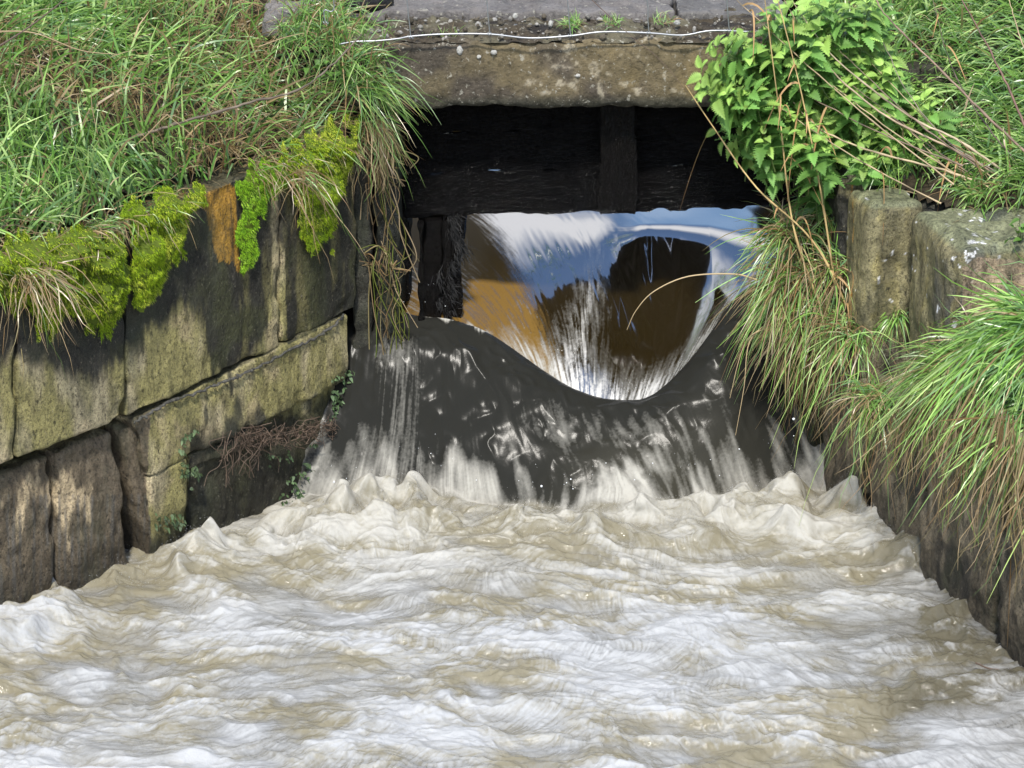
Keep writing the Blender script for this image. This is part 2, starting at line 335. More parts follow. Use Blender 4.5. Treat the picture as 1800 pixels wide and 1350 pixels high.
    f3 += np.exp(-(s / .10) ** 2) * sst(-.08, .02, X) * sst(.62, .5, X) * (.5 + .22 * lf)
    f3 += np.exp(-(s / .09) ** 2) * sst(.45, .56, X) * sst(.98, .85, X) * (.45 + .22 * lf)
    f3 += .35 * np.exp(-((X - .05 - .1 * s) / .07) ** 2) * np.clip(.8 * lf + .5 * lc - .2, 0, 1) * sst(.5, .1, s)
    f3 += np.exp(-(s / (.01 + .05 * np.clip(vn(X * 24, 0 * X, s=65), 0, 1))) ** 2) * sst(-.36, -.3, X) * sst(-.02, -.14, X) * np.clip(.6 + .6 * lf, 0, 1.2)
    foam = np.where(on, np.clip(f3, 0, 1), foam); chute = on.astype(float)
    chute = np.where(on, 1., 0.)
    edge_dark = 0
    ripl = .0022 * vn(wx * 26, wy * 46, s=70) + .0014 * vn(wx * 55 + 3 * lc * .2, wy * 90, s=71); H = H + pm * ripl
    jump_ = 0; tw = (pm * (.010 + .012 * np.clip(roll, 0, 1)))
    X2 = X + tw * fbm(X * 11, Y * 14, s=72, o=3) * 1.6; Y2 = Y + tw * fbm(X * 11 + 9, Y * 14, s=73, o=3) * 1.6
    V = np.stack([X2, Y2, H], -1).reshape(-1, 3)
    global WAT; WAT = (xs, ys, H, foam * pm, roll, pm)
    ochre_refl = on * sst(.10, -.02, X - .34 * (.45 - s) + .018 * lf) * (1 - .35 * np.clip(lf, 0, 1) * sst(.6, .2, s))  # ochre bank reflection painted into the murky body colour, sky mirror lowered
    return mesh_np('river_water', V, grid_faces(len(xs), len(ys)), M_water, attrs={'foam': foam, 'aer': aer, 'chute': chute * (1 - .93 * ochre_refl), 'ochre_refl': ochre_refl})
def water_mat(plain=False):
    m = bpy.data.materials.new('river_water'); m.use_nodes = True; nt = m.node_tree; nt.nodes.clear(); L = nt.links.new
    o = N(nt, 'ShaderNodeOutputMaterial'); b = N(nt, 'ShaderNodeBsdfPrincipled'); L(b.outputs[0], o.inputs[0]); g = N(nt, 'ShaderNodeNewGeometry')
    def A(n): return N(nt, 'ShaderNodeAttribute', attribute_name=n).outputs['Fac']
    def mix(f, a, c):
        x = N(nt, 'ShaderNodeMix', data_type='RGBA')
        for i, v in ((0, f), (6, a), (7, c)):
            if isinstance(v, tuple): x.inputs[i].default_value = (*v, 1)
            else: L(v, x.inputs[i])
        return x.outputs[2]
    def mr(v, a, b_, c, d):
        r = N(nt, 'ShaderNodeMapRange'); L(v, r.inputs[0])
        for i, q in enumerate((a, b_, c, d)): r.inputs[i + 1].default_value = q
        return r.outputs[0]
    foam, aer, ch = A('foam'), A('aer'), A('chute')
    n = N(nt, 'ShaderNodeTexNoise'); n.inputs['Scale'].default_value = 90; n.inputs['Detail'].default_value = 7; n.inputs['Roughness'].default_value = .6
    L(g.outputs['Position'], n.inputs['Vector'])
    body = mix(aer, (.018, .018, .0155), (.205, .185, .128)); body = mix(ch, body, (.022, .015, .005)); body = mix(A('ochre_refl'), body, (.15, .088, .022))
    ad = N(nt, 'ShaderNodeMath', operation='MULTIPLY_ADD'); L(n.outputs['Fac'], ad.inputs[0]); ad.inputs[1].default_value = .35; ad.inputs[2].default_value = -.175
    sm = N(nt, 'ShaderNodeMath', operation='ADD'); L(ad.outputs[0], sm.inputs[0]); L(foam, sm.inputs[1])
    z = N(nt, 'ShaderNodeMath', operation='MULTIPLY'); L(mr(foam, 0, .06, 0, 1), z.inputs[0]); L(sm.outputs[0], z.inputs[1])
    ff = mr(z.outputs[0], .02, .85, 0, 1)
    sep = N(nt, 'ShaderNodeSeparateXYZ'); L(g.outputs['Position'], sep.inputs[0]); fc = mix(mr(sep.outputs[1], -1.4, -.6, 0, 1), (.37, .376, .378), (.385, .372, .33)); col = mix(ff, body, fc); L(col, b.inputs['Base Color'])
    mxs_ = N(nt, 'ShaderNodeMath', operation='MAXIMUM'); L(mr(ch, 0, .06, 0, 1), mxs_.inputs[0]); L(mr(aer, .1, .5, 0, 1), mxs_.inputs[1])
    rgh = N(nt, 'ShaderNodeMath', operation='MAXIMUM'); L(mr(ff, 0, 1, .06, .55), rgh.inputs[0]); L(mr(mxs_.outputs[0], 0, 1, .2, .0), rgh.inputs[1]); L(rgh.outputs[0], b.inputs['Roughness'])
    L(mr(ch, 0, 1, 1.3, 4.6), b.inputs['IOR'])
    mxs = N(nt, 'ShaderNodeMath', operation='MAXIMUM'); L(mr(ch, 0, .2, 0, 1), mxs.inputs[0]); L(mr(aer, .05, .35, .22, 1), mxs.inputs[1])
    spc = N(nt, 'ShaderNodeMath', operation='MULTIPLY'); L(mxs.outputs[0], spc.inputs[0]); L(mr(A('ochre_refl'), 0, 1, .5, .10), spc.inputs[1]); L(spc.outputs[0], b.inputs['Specular IOR Level'])
    b.inputs['Subsurface Weight'].default_value = 0; L(mr(ff, .2, 1, 0, .25), b.inputs['Subsurface Weight']); b.inputs['Subsurface Radius'].default_value = (.06, .06, .06); b.inputs['Subsurface Scale'].default_value = 1.
    bp = N(nt, 'ShaderNodeBump'); bp.inputs['Distance'].default_value = .004; L(n.outputs['Fac'], bp.inputs['Height'])
    st_ = N(nt, 'ShaderNodeMath', operation='MULTIPLY'); L(mr(ch, 0, 1, 1, 0.03), st_.inputs[0]); L(mr(aer, 0, .4, .07, .6), st_.inputs[1]); L(st_.outputs[0], bp.inputs['Strength']); L(bp.outputs[0], b.inputs['Normal'])
    return m
M_water = water_mat()
struct(water())
def sheet_obj(name, x0, x1, y0, y1, nx, ny, zf, m, cols=None, attrs=None):
    X, Y = np.meshgrid(np.linspace(x0, x1, nx), np.linspace(y0, y1, ny), indexing='ij'); Z = zf(X, Y) + 0 * X
    V = np.stack([X, Y, Z], -1).reshape(-1, 3)
    return struct(mesh_np(name, V, grid_faces(nx, ny), m, attrs={k: np.full(len(V), v) for k, v in (attrs or {}).items()}))
sheet_obj('downstream_water', -6, 6, -40, -3.29, 60, 200, lambda X, Y: -.01 + .03 * vn(X * 2, Y * 4, s=3), M_water, attrs={'foam': .5, 'aer': .8, 'chute': 0.})
sheet_obj('upstream_water', -3, 3, 1.28, 30, 40, 120, lambda X, Y: .808 + .002 * vn(X * 3, Y * 3, s=3), M_water, attrs={'foam': 0., 'aer': .2, 'chute': 1.})
# ---------------------------------------------------------------- banks
A_ = np.array([-.575, 0, 0]); B_ = np.array([-1.48, -1.16, 0]); dl = (B_ - A_) / np.linalg.norm(B_ - A_); nl = np.array([-dl[1], dl[0], 0.]);
if nl[0] < 0: nl = -nl
def leftS(X, Y): return -((X - A_[0]) * nl[0] + (Y - A_[1]) * nl[1])
def leftT(X, Y): return (X - A_[0]) * dl[0] + (Y - A_[1]) * dl[1]
def zL(X, Y):
    s = leftS(X, Y); t = leftT(X, Y)
    base = 1.37 - .05 * sst(0, 1.5, t) + .30 * sst(.0, -.45, t)
    r = 1.6 * (1 - np.exp(-np.maximum(s - .05, 0) / 3.2)) * 1.15
    return base + r + .03 * fbm(X * 3, Y * 3, s=71, o=3) * sst(0, .3, s)
def rightX(Y): return np.interp(Y, [-6, -2.3, -1.5, -.97, -.5, -.2, .05, .4], [2.2, 1.80, 1.64, 1.56, 1.46, 1.27, 1.2, 1.15])
def zR(X, Y):
    s = X - rightX(Y)
    hi = 1.17 + .42 * sst(-.25, .35, Y) + .34 * np.maximum(s, 0) ** .95
    lo = .80 + .28 * np.maximum(s, 0)
    k = sst(-.64, -.48, Y)
    return np.minimum(lo * (1 - k) + hi * k, 3.2) + .03 * fbm(X * 3, Y * 3, s=72, o=3)
def bank(name, xs, ys, zf, keep, m):
    X, Y = np.meshgrid(xs, ys, indexing='ij'); Z = zf(X, Y); V = np.stack([X, Y, Z], -1).reshape(-1, 3); Fc = grid_faces(len(xs), len(ys))
    kp = keep(X, Y).ravel(); Fc = Fc[kp[Fc].all(1)]
    used = np.unique(Fc); remap = np.zeros(len(V), int); remap[used] = np.arange(len(used))
    return struct(mesh_np(name, V[used], remap[Fc], m))
def var(a, b, c, d, n1, n2):
    return np.concatenate([a + (b - a) * (np.linspace(1, 0, n1, endpoint=False) ** 2 * -1 + 1), np.linspace(b, c, n2), c + (d - c) * np.linspace(0, 1, n1 + 1)[1:] ** 2])
xs = var(-90, -3.5, -.3, -.25, 14, 110); ys = var(-60, -4, 1.5, 120, 18, 150)
bank('left_bank', xs, ys, zL, lambda X, Y: (leftS(X, Y) > .1) & ((X < -.55) | (Y > 3)) & ~((X > -.6) & (Y < .0)), M_soil)
xs = var(1.0, 1.05, 4, 90, 6, 110)
bank('right_bank', xs, ys, zR, lambda X, Y: (X > rightX(Y) + .12), M_soil)
sheet_obj('river_bed', -120, 120, -80, 160, 8, 8, lambda X, Y: -.6, M_soil)
# ---------------------------------------------------------------- stone blocks
def block(front, depth, res=.007, fine=None, r=.03, amp=.012, seed=0, colf=None, m=None, name='stone_block', parent=None, faces='fltrb', sharp=0):
    """front: TL,TR,BR,BL corners; depth: vector going into the bank"""
    TL, TR, BR, BL = [np.asarray(c, float) for c in front]; D = np.asarray(depth, float)
    W = (np.linalg.norm(TR - TL) + np.linalg.norm(BR - BL)) / 2; Hh = (np.linalg.norm(TL - BL) + np.linalg.norm(TR - BR)) / 2; Dd = np.linalg.norm(D)
    dims = np.array([W, Hh, Dd]); h = dims / 2; r = min(r, *(dims * .45)); Vs = []; Fs = []; off = 0
    def seg(L): return max(3, int(L / res))
    specs = {'f': (0, 1, 2, -1), 'k': (0, 1, 2, 1), 'l': (2, 1, 0, -1), 'r': (2, 1, 0, 1), 't': (0, 2, 1, 1), 'b': (0, 2, 1, -1)}
    for c in faces:
        a, b, k, sg = specs[c]; na, nb = seg(dims[a]), seg(dims[b])
        U, Vv = np.meshgrid(np.linspace(-1, 1, na), np.linspace(-1, 1, nb), indexing='ij'); q = np.zeros((na, nb, 3)); q[..., a] = U; q[..., b] = Vv; q[..., k] = sg
        Vs.append(q.reshape(-1, 3)); f = grid_faces(na, nb, off); Fs.append(f); off += na * nb
    Q = np.concatenate(Vs) * h; inner = np.clip(Q, -(h - r), h - r); d = Q - inner; nn = d / (np.linalg.norm(d, axis=1, keepdims=True) + 1e-9); Q = inner + nn * r
    u, v, w_ = [(Q[:, i] / h[i] + 1) / 2 for i in range(3)]; u = u[:, None]; v = v[:, None]; w_ = w_[:, None]
    Pf = (BL * (1 - u) + BR * u) * (1 - v) + (TL * (1 - u) + TR * u) * v + D * w_
    ex = (TR - TL) / W; ey = (TL - BL) / Hh; ez = D / Dd; n3 = nn[:, :1] * ex + nn[:, 1:2] * ey + nn[:, 2:] * ez
    s = seed * 13
    edg = 1 - np.clip(np.min(np.abs(np.abs(Q) - h)[:, :2], axis=1) / .08, 0, 1)
    dsp = amp * fbm(Pf[:, 0] * 6, Pf[:, 1] * 6, Pf[:, 2] * 6, s, 3) + amp * .45 * fbm(Pf[:, 0] * 28, Pf[:, 1] * 28, Pf[:, 2] * 14, s + 5, 3) \
        - edg * .012 * np.clip(vn(Pf[:, 0] * 14, Pf[:, 1] * 14, Pf[:, 2] * 14, s + 9) + .1, 0, 1) * 2
    if fine: dsp = dsp + fine[0] * fbm(Pf[:, 0] * fine[1], Pf[:, 1] * 40, Pf[:, 2] * fine[2], s + 3, 4, .6)
    Pf = Pf + n3 * dsp[:, None]
    cols = colf(Pf, n3) if colf else np.full((len(Pf), 3), .2)
    o = mesh_np(name, Pf, np.concatenate(Fs), m or M_stone, parent, cols)
    return o
OLV = np.array([.36, .32, .125]); PAL = np.array([.60, .51, .31]); DRK = np.array([.020, .020, .017]); TAN = np.array([.66, .52, .32]); BRN = np.array([.17, .13, .09]); GRY = np.array([.13, .125, .115]); GRN = np.array([.05, .075, .012]); ORA = np.array([.50, .27, .035])
def stain_left(P, n):
    px, py = proj(P); a = P @ dl; z = P[:, 2]
    j1 = fbm(a * 9, z * 3, s=80, o=4); j2 = fbm(a * 40, z * 14, s=81, o=3); j3 = fbm(a * 60, z * 6, s=84, o=3)
    c = mixc(np.tile(PAL, (len(P), 1)), OLV, sst(-.2, .35, j1 + .25)); c = mixc(c, TAN, sst(.15, .5, fbm(a * 7, z * 7, s=82)) * .5)
    # black weathering on the upper course, ragged lower edge
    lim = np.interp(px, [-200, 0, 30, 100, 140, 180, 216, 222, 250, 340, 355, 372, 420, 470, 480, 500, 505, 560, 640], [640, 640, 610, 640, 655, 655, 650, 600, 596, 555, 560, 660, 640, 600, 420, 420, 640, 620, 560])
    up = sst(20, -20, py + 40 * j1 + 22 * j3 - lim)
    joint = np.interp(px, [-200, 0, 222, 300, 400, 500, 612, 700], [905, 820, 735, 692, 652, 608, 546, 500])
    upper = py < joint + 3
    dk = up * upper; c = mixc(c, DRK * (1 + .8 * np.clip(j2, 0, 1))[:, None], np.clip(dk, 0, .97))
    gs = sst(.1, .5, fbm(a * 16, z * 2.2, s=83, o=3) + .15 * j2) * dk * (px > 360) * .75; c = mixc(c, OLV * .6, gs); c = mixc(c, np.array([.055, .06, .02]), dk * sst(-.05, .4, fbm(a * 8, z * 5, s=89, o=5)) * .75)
    vs = np.exp(-((px - (484 + 0 * py)) / 7.) ** 2) * (py > 340) * upper * (.6 + .5 * j2); c = mixc(c, PAL * .85, np.clip(vs, 0, .8))
    op = inpoly(px + 5 * j2, py + 16 * j3, [(352, 330), (412, 326), (424, 475), (392, 462), (376, 440), (362, 380)]); c = mixc(c, ORA, op * .95); c = mixc(c, DRK, op * sst(.25, .45, j3) * .7)
    # lower course
    low = ~upper
    c = mixc(c, OLV, low * sst(40, 0, py - joint) * .6)
    bb = low & (px < 262 + 12 * j1)
    c = mixc(c, BRN, bb * .92); c = mixc(c, TAN * 1.05, bb * sst(.12, .3, j1 + .3 * j2 - np.abs(py - 860) / 260) * .9)
    c = mixc(c, np.array([.17, .16, .14]), bb * sst(0, .5, np.sin(px * .55 + 2 * j1) * .5 + j3) * (py > 870) * .7)
    dd = low * (px > 262) * sst(-18, 18, py + 26 * j1 + 10 * j2 - np.interp(px, [262, 325, 335, 400, 560, 612, 640], [960, 940, 760, 752, 720, 640, 640]))
    c = mixc(c, np.array([.035, .034, .022]), dd * .95); c = mixc(c, np.array([.10, .10, .04]), dd * sst(.1, .5, fbm(a * 12, z * 4, s=86)) * .5)
    dkp = low * (px > 262) * sst(.32, .5, fbm(a * 14, z * 5, s=88, o=3)); c = mixc(c, DRK * 2, dkp * .8)
    wet = sst(.30, .08, z + .05 * j1); c = c * (1 - .55 * wet)[:, None]
    top = np.clip(n[:, 2], 0, 1); c = mixc(c, np.array([.12, .11, .06]), sst(.5, .9, top) * .8)
    return np.clip(c, 0.004, 1)
def quadL(pts, o=0.):
    O = A_ + nl * o; p = np.array(pts, float); return atPlane(p[:, 0], p[:, 1], O, nl)
wl = thing('retaining_wall', 'mossy stone retaining wall of large blocks on the left of the channel', 'wall', tuple(A_))
WLoc = np.array(wl.location)
def blk(parent, loc, *a, **k):
    o = block(*a, parent=parent, **k); o.location = -np.asarray(loc); return o
into = -nl * .34
specs = [([(-330, 630), (29, 472), (29, 808), (-330, 966)], .0), ([(31, 471), (219, 400), (220, 735), (31, 808)], .008), ([(221, 399), (494, 282), (494, 611), (222, 735)], .0), ([(495, 281), (628, 213), (628, 544), (495, 610)], -.002)]
for i, (q, o) in enumerate(specs): blk(wl, WLoc, quadL(q, o), into, seed=i + 1, colf=stain_left, r=.014, amp=.009)
low = [([(-330, 972), (96, 795), (104, 1260), (-330, 1400)], -.05), ([(100, 792), (200, 752), (262, 880), (150, 1210), (108, 1240)][0:2] + [(268, 1190), (108, 1240)], -.035),
       ([(208, 752), (238, 740), (300, 900), (272, 1010)], -.03)]
for i, (q, o) in enumerate(low): blk(wl, WLoc, quadL(q, o), into, seed=i + 11, colf=stain_left, r=.03, amp=.02)
blk(wl, WLoc, quadL([(234, 737), (613, 548), (613, 672), (262, 842)], -.004), into, seed=21, colf=stain_left, r=.016, amp=.012)
blk(wl, WLoc, quadL([(262, 838), (331, 804), (334, 1120), (274, 1150)], -.007), into, seed=22, colf=stain_left, r=.018)
blk(wl, WLoc, quadL([(330, 760), (650, 620), (650, 1000), (330, 1120)], -.05), into, seed=23, colf=stain_left, r=.03, amp=.03)
blk(wl, WLoc, quadL([(332, 800), (480, 738), (470, 770), (335, 830)], -.015), into, seed=24, colf=stain_left, r=.015, amp=.015)
# lime mortar ridge along the bed joint
mb = MB(); q = np.array([(235, 742), (260, 728), (300, 706), (360, 684), (400, 668), (440, 652), (500, 620), (560, 590), (606, 556)], float)
p = smooth_line(atPlane(q[:, 0], q[:, 1], A_ + nl * .004, nl), 12); tube(mb, p + rng.normal(size=p.shape) * .003, .003 + .0045 * rng.random(len(p)), (.13, .125, .11)); o = mb.build('mortar_joint', M_stone, wl, loc=WLoc)
# ---- end pier and culvert sides
def stain_dark(base, g=.3):
    def f(P, n):
        j = fbm(P[:, 0] * 9, P[:, 1] * 9, P[:, 2] * 4, 90); c = np.tile(np.asarray(base, float), (len(P), 1)) * (1 + .6 * j)[:, None]
        return np.clip(mixc(c, np.array([.03, .05, .012]), sst(0, .5, fbm(P[:, 0] * 7, P[:, 1] * 7, P[:, 2] * 3, 91)) * g), .003, 1)
    return f
bridge = thing('stone_bridge', 'low stone slab bridge over the sluice opening', 'bridge', (.35, 0, 1.5)); BLoc = np.array(bridge.location)
def bx(x0, x1, y0, y1, z0, z1): return [(x0, y0, z1), (x1, y0, z1), (x1, y0, z0), (x0, y0, z0)], (0, y1 - y0, 0)
def bblk(name, b, **k):
    f, d = bx(*b); o = blk(bridge, BLoc, f, d, name=name, **k); return o
bblk('pier', (-.62, -.535, .02, .5, .42, 1.42), seed=31, colf=stain_dark((.045, .042, .034)), r=.02)
bblk('pier', (-.53, -.425, .06, .6, .05, 1.44), seed=32, colf=stain_dark((.03, .032, .026), .5), r=.025, amp=.02)
bblk('pier', (-.66, -.43, .05, .5, -.2, .42), seed=33, colf=stain_dark((.02, .02, .016)), r=.03, amp=.02)
bblk('abutment', (-.9, -.40, .26, .48, -.2, 1.69), seed=34, colf=stain_dark((.03, .028, .022)), r=.02)
bblk('abutment', (1.08, 1.7, .05, .80, -.2, 1.62), seed=35, colf=stain_dark((.05, .045, .03)), r=.02)
def stain_lintel(P, n):
    px, py = proj(P); x = P[:, 0]; z = P[:, 2]; j = fbm(x * 6, P[:, 1] * 6, z * 6, 95); k2 = fbm(x * 30, P[:, 1] * 30, z * 30, 96)
    c = np.tile(np.array([.17, .135, .075]), (len(P), 1)); c = mixc(c, np.array([.095, .078, .058]), sst(-.1, .4, j)); c = mixc(c, np.array([.25, .19, .09]), sst(.1, .5, fbm(x * 9 + 4, P[:, 1] * 9, z * 5, 97)) * .6 * (x > .1))
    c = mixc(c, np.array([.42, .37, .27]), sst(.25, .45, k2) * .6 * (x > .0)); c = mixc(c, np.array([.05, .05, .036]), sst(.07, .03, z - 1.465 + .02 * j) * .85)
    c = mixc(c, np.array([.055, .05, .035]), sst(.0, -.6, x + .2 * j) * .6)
    return np.clip(c * (1 + .35 * k2)[:, None], .004, 1)
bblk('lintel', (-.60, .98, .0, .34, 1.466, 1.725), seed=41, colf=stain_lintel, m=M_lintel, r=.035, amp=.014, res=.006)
bblk('deck_slab', (-.95, .62, .27, .80, 1.68, 1.785), seed=42, colf=stain_dark((.19, .175, .165), .05), m=M_lintel, r=.015, amp=.01)
bblk('deck_slab', (.63, 1.05, .275, .80, 1.68, 1.78), seed=43, colf=stain_dark((.17, .16, .15), .05), m=M_lintel, r=.015, amp=.01)
# rubble, soil and old mortar on top of the lintel
X, Y = np.meshgrid(np.arange(-.62, 1.0, .008), np.arange(.012, .33, .008), indexing='ij')
Z = 1.715 + .035 * sst(0, .12, Y) + .03 * fbm(X * 12, Y * 12, s=100, o=4) * sst(0, .06, Y) + .012 * np.clip(vn(X * 40, Y * 40, s=101), 0, 1)
k2 = fbm(X * 14, Y * 14, s=102); c = mixc(np.tile(np.array([.07, .055, .035]), X.shape + (1,)), np.array([.14, .125, .08]), sst(-.1, .3, k2)); c = mixc(c, np.array([.03, .025, .02]), sst(.2, .5, fbm(X * 9, Y * 20, s=103)))
o = mesh_np('rubble_bed', np.stack([X, Y, Z], -1).reshape(-1, 3), grid_faces(*X.shape), M_lintel, bridge, c.reshape(-1, 3)); o.location = -BLoc
def pebble(mb, c, r, col):
    u, v = np.meshgrid(np.linspace(0, np.pi, 7), np.linspace(0, 2 * np.pi, 10), indexing='ij')
    P = np.stack([np.sin(u) * np.cos(v), np.sin(u) * np.sin(v), np.cos(u)], -1).reshape(-1, 3); q = rng.uniform(.5, 1.2, 3) * r
    P = P * q * (1 + .25 * vn(P[:, 0] * 1.7 + c[0] * 90, P[:, 1] * 1.7, P[:, 2] * 1.7, 3)[:, None]); mb.add(P + np.asarray(c), grid_faces(7, 10), col)
mb = MB()
for i in range(260):
    x = rng.uniform(-.6, .97); y = rng.uniform(.01, .3) ; g = rng.random(); col = np.array([.42, .40, .36]) * rng.uniform(.5, 1.1) if g < .35 else np.array([.13, .11, .08]) * rng.uniform(.5, 1.4)
    pebble(mb, (x, y, 1.725 + .03 * min(1, y / .12) + rng.uniform(-.005, .01)), rng.uniform(.004, .013), col)
for (px, py, r) in ((808, 88, .016), (868, 92, .013), (842, 100, .010), (1015, 133, .009), (978, 155, .006), (1190, 40, .014), (968, 42, .013), (905, 28, .01)):
    c = atY(px, py, .0 if py > 80 else .1); pebble(mb, c, r, (.5, .49, .45))
o = mb.build('gravel', M_lintel, bridge); o.location = -BLoc; o['kind'] = 'stuff'
# ---------------------------------------------------------------- sluice gate
gate = thing('sluice_gate', 'black wet timber sluice gate with horizontal boards hanging under the bridge', 'sluice gate', (.35, .2, 1.3)); GLoc = np.array(gate.location)
gb = lambda x: .895 + .045 * (x + .3) / 1.4      # gate hangs slightly askew
def gblk(name, x0, x1, y0, y1, za, zb, m, seed, **k):
    T = lambda x, zz: zz + .045 * (x + .3) / 1.4
    f = [(x0, y0, T(x0, zb)), (x1, y0, T(x1, zb)), (x1, y0, T(x1, za)), (x0, y0, T(x0, za))]
    o = block(f, (0, y1 - y0, 0), seed=seed, m=m, name=name, parent=gate, res=.0045, r=.008, amp=.010, faces='fltrbk', fine=((.012, 60, 13) if name == 'post' else (.008, 14, 70)), **k); o.location = -GLoc
gz = .985
gblk('board', -.42, 1.12, .20, .26, gz, gz + .18, M_wood, 51); gblk('board', -.42, 1.12, .205, .262, gz + .172, gz + .34, M_wood, 52); gblk('board', -.42, 1.12, .20, .26, gz + .332, gz + .6, M_wood, 53)
gblk('post', .335, .477, .13, .198, gz + .004, gz + .56, M_woodv, 54)
# slot timbers at the left side of the gate
fr = thing('gate_frame', 'dark upright slot timbers with ragged moss at the left of the gate opening', 'gate frame', (-.35, .2, .5)); FLoc = np.array(fr.location)
for i, (px0, px1, Y_, col) in enumerate(((733, 744, .12, .028), (744, 776, .16, .004), (777, 792, .15, .028), (790, 812, .17, .004))):
    a = atY(px0, 380, Y_)[0]; b = atY(px1, 380, Y_)[0]
    f, d = bx(a, b, Y_, Y_ + .06, .1, .985); o = block(f, d, seed=60 + i, name='slot_timber', parent=fr, r=.004, amp=.004, m=M_woodv, colf=stain_dark((col, col * .85, col * .6), .1)); o.location = -FLoc
f, d = bx(atY(735, 380, .29)[0], atY(812, 380, .29)[0], .29, .36, .1, 1.0); o = block(f, d, seed=66, name='shade_backing', parent=fr, r=.02, amp=.03, m=M_wood, colf=stain_dark((.008, .008, .006), .3)); o.location = -FLoc  # near-black block put in to give the shadow between the slot timbers
# ---------------------------------------------------------------- right wall
def stain_right(P, n):
    x, y, z = P.T; j = fbm(x * 7, y * 7, z * 3, 110); k2 = fbm(x * 30, y * 30, z * 9, 111); k3 = fbm(x * 45, y * 45, z * 45, 112); px, py = proj(P)
    c = np.tile(np.array([.13, .115, .06]), (len(P), 1)); c = mixc(c, np.array([.07, .065, .05]), sst(0, .4, j)); c = mixc(c, np.array([.20, .17, .07]), sst(.05, .35, k2) * .6)
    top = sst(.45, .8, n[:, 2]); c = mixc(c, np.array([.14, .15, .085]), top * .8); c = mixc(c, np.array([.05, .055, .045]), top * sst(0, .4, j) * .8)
    c = mixc(c, np.array([.32, .15, .02]), (sst(.3, .42, fbm(x * 30, y * 30, z * 5, 113)) * (px < 1500) * (z > .6)) * .8)
    c = mixc(c, np.array([.72, .72, .68]), sst(.50, .53, k3 + .12 * fbm(x * 12, y * 12, z * 8, 114) + .16 * np.exp(-((px - 1700) / 22) ** 2) * (z > .9)) * (z > .85))
    br = inpoly(px, py, [(1692, 470), (1720, 452), (1830, 462), (1860, 640), (1690, 620)]); c = mixc(c, np.array([.20, .15, .10]) * (1 + .5 * k2)[:, None], br * .85)
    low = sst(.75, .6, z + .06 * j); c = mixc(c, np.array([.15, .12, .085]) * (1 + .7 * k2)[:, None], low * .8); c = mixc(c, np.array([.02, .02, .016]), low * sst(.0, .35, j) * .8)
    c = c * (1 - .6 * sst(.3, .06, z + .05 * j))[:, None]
    c = c * (1 + .7 * fbm(x * 26, y * 26, z * 3, 117))[:, None]; return np.clip(c * 2.1, .004, 1)
def stain_black(P, n):
    c = stain_right(P, n); j = fbm(P[:, 0] * 9, P[:, 1] * 9, P[:, 2] * 9, 120); return mixc(c, np.array([.022, .024, .026]), sst(-.5, -.1, j) * .9)
wr = thing('retaining_wall', 'stone retaining wall on the right of the channel half hidden by grass', 'wall', (1.4, -.5, 0)); RLoc = np.array(wr.location)
def rblk(a, b, z0, z1, dep=(.55, .10, 0), col=stain_right, **k):
    (ax, ay), (bx_, by) = a, b
    f = [(ax, ay, z1), (bx_, by, z1), (bx_, by, z0), (ax, ay, z0)]
    return blk(wr, RLoc, f, dep, colf=col, **k)
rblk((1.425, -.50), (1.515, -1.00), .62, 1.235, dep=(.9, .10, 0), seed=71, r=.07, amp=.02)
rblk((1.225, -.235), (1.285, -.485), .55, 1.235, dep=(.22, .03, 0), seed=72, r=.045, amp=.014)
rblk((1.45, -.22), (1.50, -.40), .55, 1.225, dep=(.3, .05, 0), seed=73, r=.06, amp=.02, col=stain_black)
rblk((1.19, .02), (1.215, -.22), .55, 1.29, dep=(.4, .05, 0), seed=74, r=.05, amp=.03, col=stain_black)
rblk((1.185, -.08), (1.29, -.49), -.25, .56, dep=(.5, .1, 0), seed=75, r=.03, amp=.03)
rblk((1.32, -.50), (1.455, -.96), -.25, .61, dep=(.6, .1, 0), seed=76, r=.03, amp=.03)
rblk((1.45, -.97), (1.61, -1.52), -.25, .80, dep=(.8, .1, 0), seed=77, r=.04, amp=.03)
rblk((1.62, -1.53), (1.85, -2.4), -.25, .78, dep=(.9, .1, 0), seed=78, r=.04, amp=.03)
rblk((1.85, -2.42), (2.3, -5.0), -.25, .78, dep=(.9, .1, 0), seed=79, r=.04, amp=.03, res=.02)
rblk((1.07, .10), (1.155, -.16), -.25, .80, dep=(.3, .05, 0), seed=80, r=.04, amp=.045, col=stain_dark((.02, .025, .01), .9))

# ---------------------------------------------------------------- vegetation
mb = MB(); n = 900; py_ = rng.uniform(375, 555, n); px_ = 806 - (py_ - 380) * .10 + rng.normal(size=n) * 6 + 12 * vn(py_ / 22, 0 * py_, s=77) * (1 + rng.random(n))
blades(mb, atY(px_, py_, .165) - FLoc, np.array([.55, -.4, -.7]) + rng.normal(size=(n, 3)) * .5, rng.uniform(.012, .045, n), .0025, .3, np.full((n, 3), .006), np.full((n, 3), .012), K=3); mb.build('hanging_moss', M_root, fr)
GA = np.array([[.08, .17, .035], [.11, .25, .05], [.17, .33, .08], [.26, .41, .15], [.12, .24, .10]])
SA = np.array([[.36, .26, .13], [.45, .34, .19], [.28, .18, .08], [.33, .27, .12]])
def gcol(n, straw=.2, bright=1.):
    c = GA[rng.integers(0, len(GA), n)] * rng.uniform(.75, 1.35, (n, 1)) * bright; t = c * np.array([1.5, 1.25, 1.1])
    m = rng.random(n) < straw; s_ = SA[rng.integers(0, len(SA), n)] * rng.uniform(.6, 1.2, (n, 1)); c[m] = s_[m] * .85; t[m] = s_[m]; return c, t
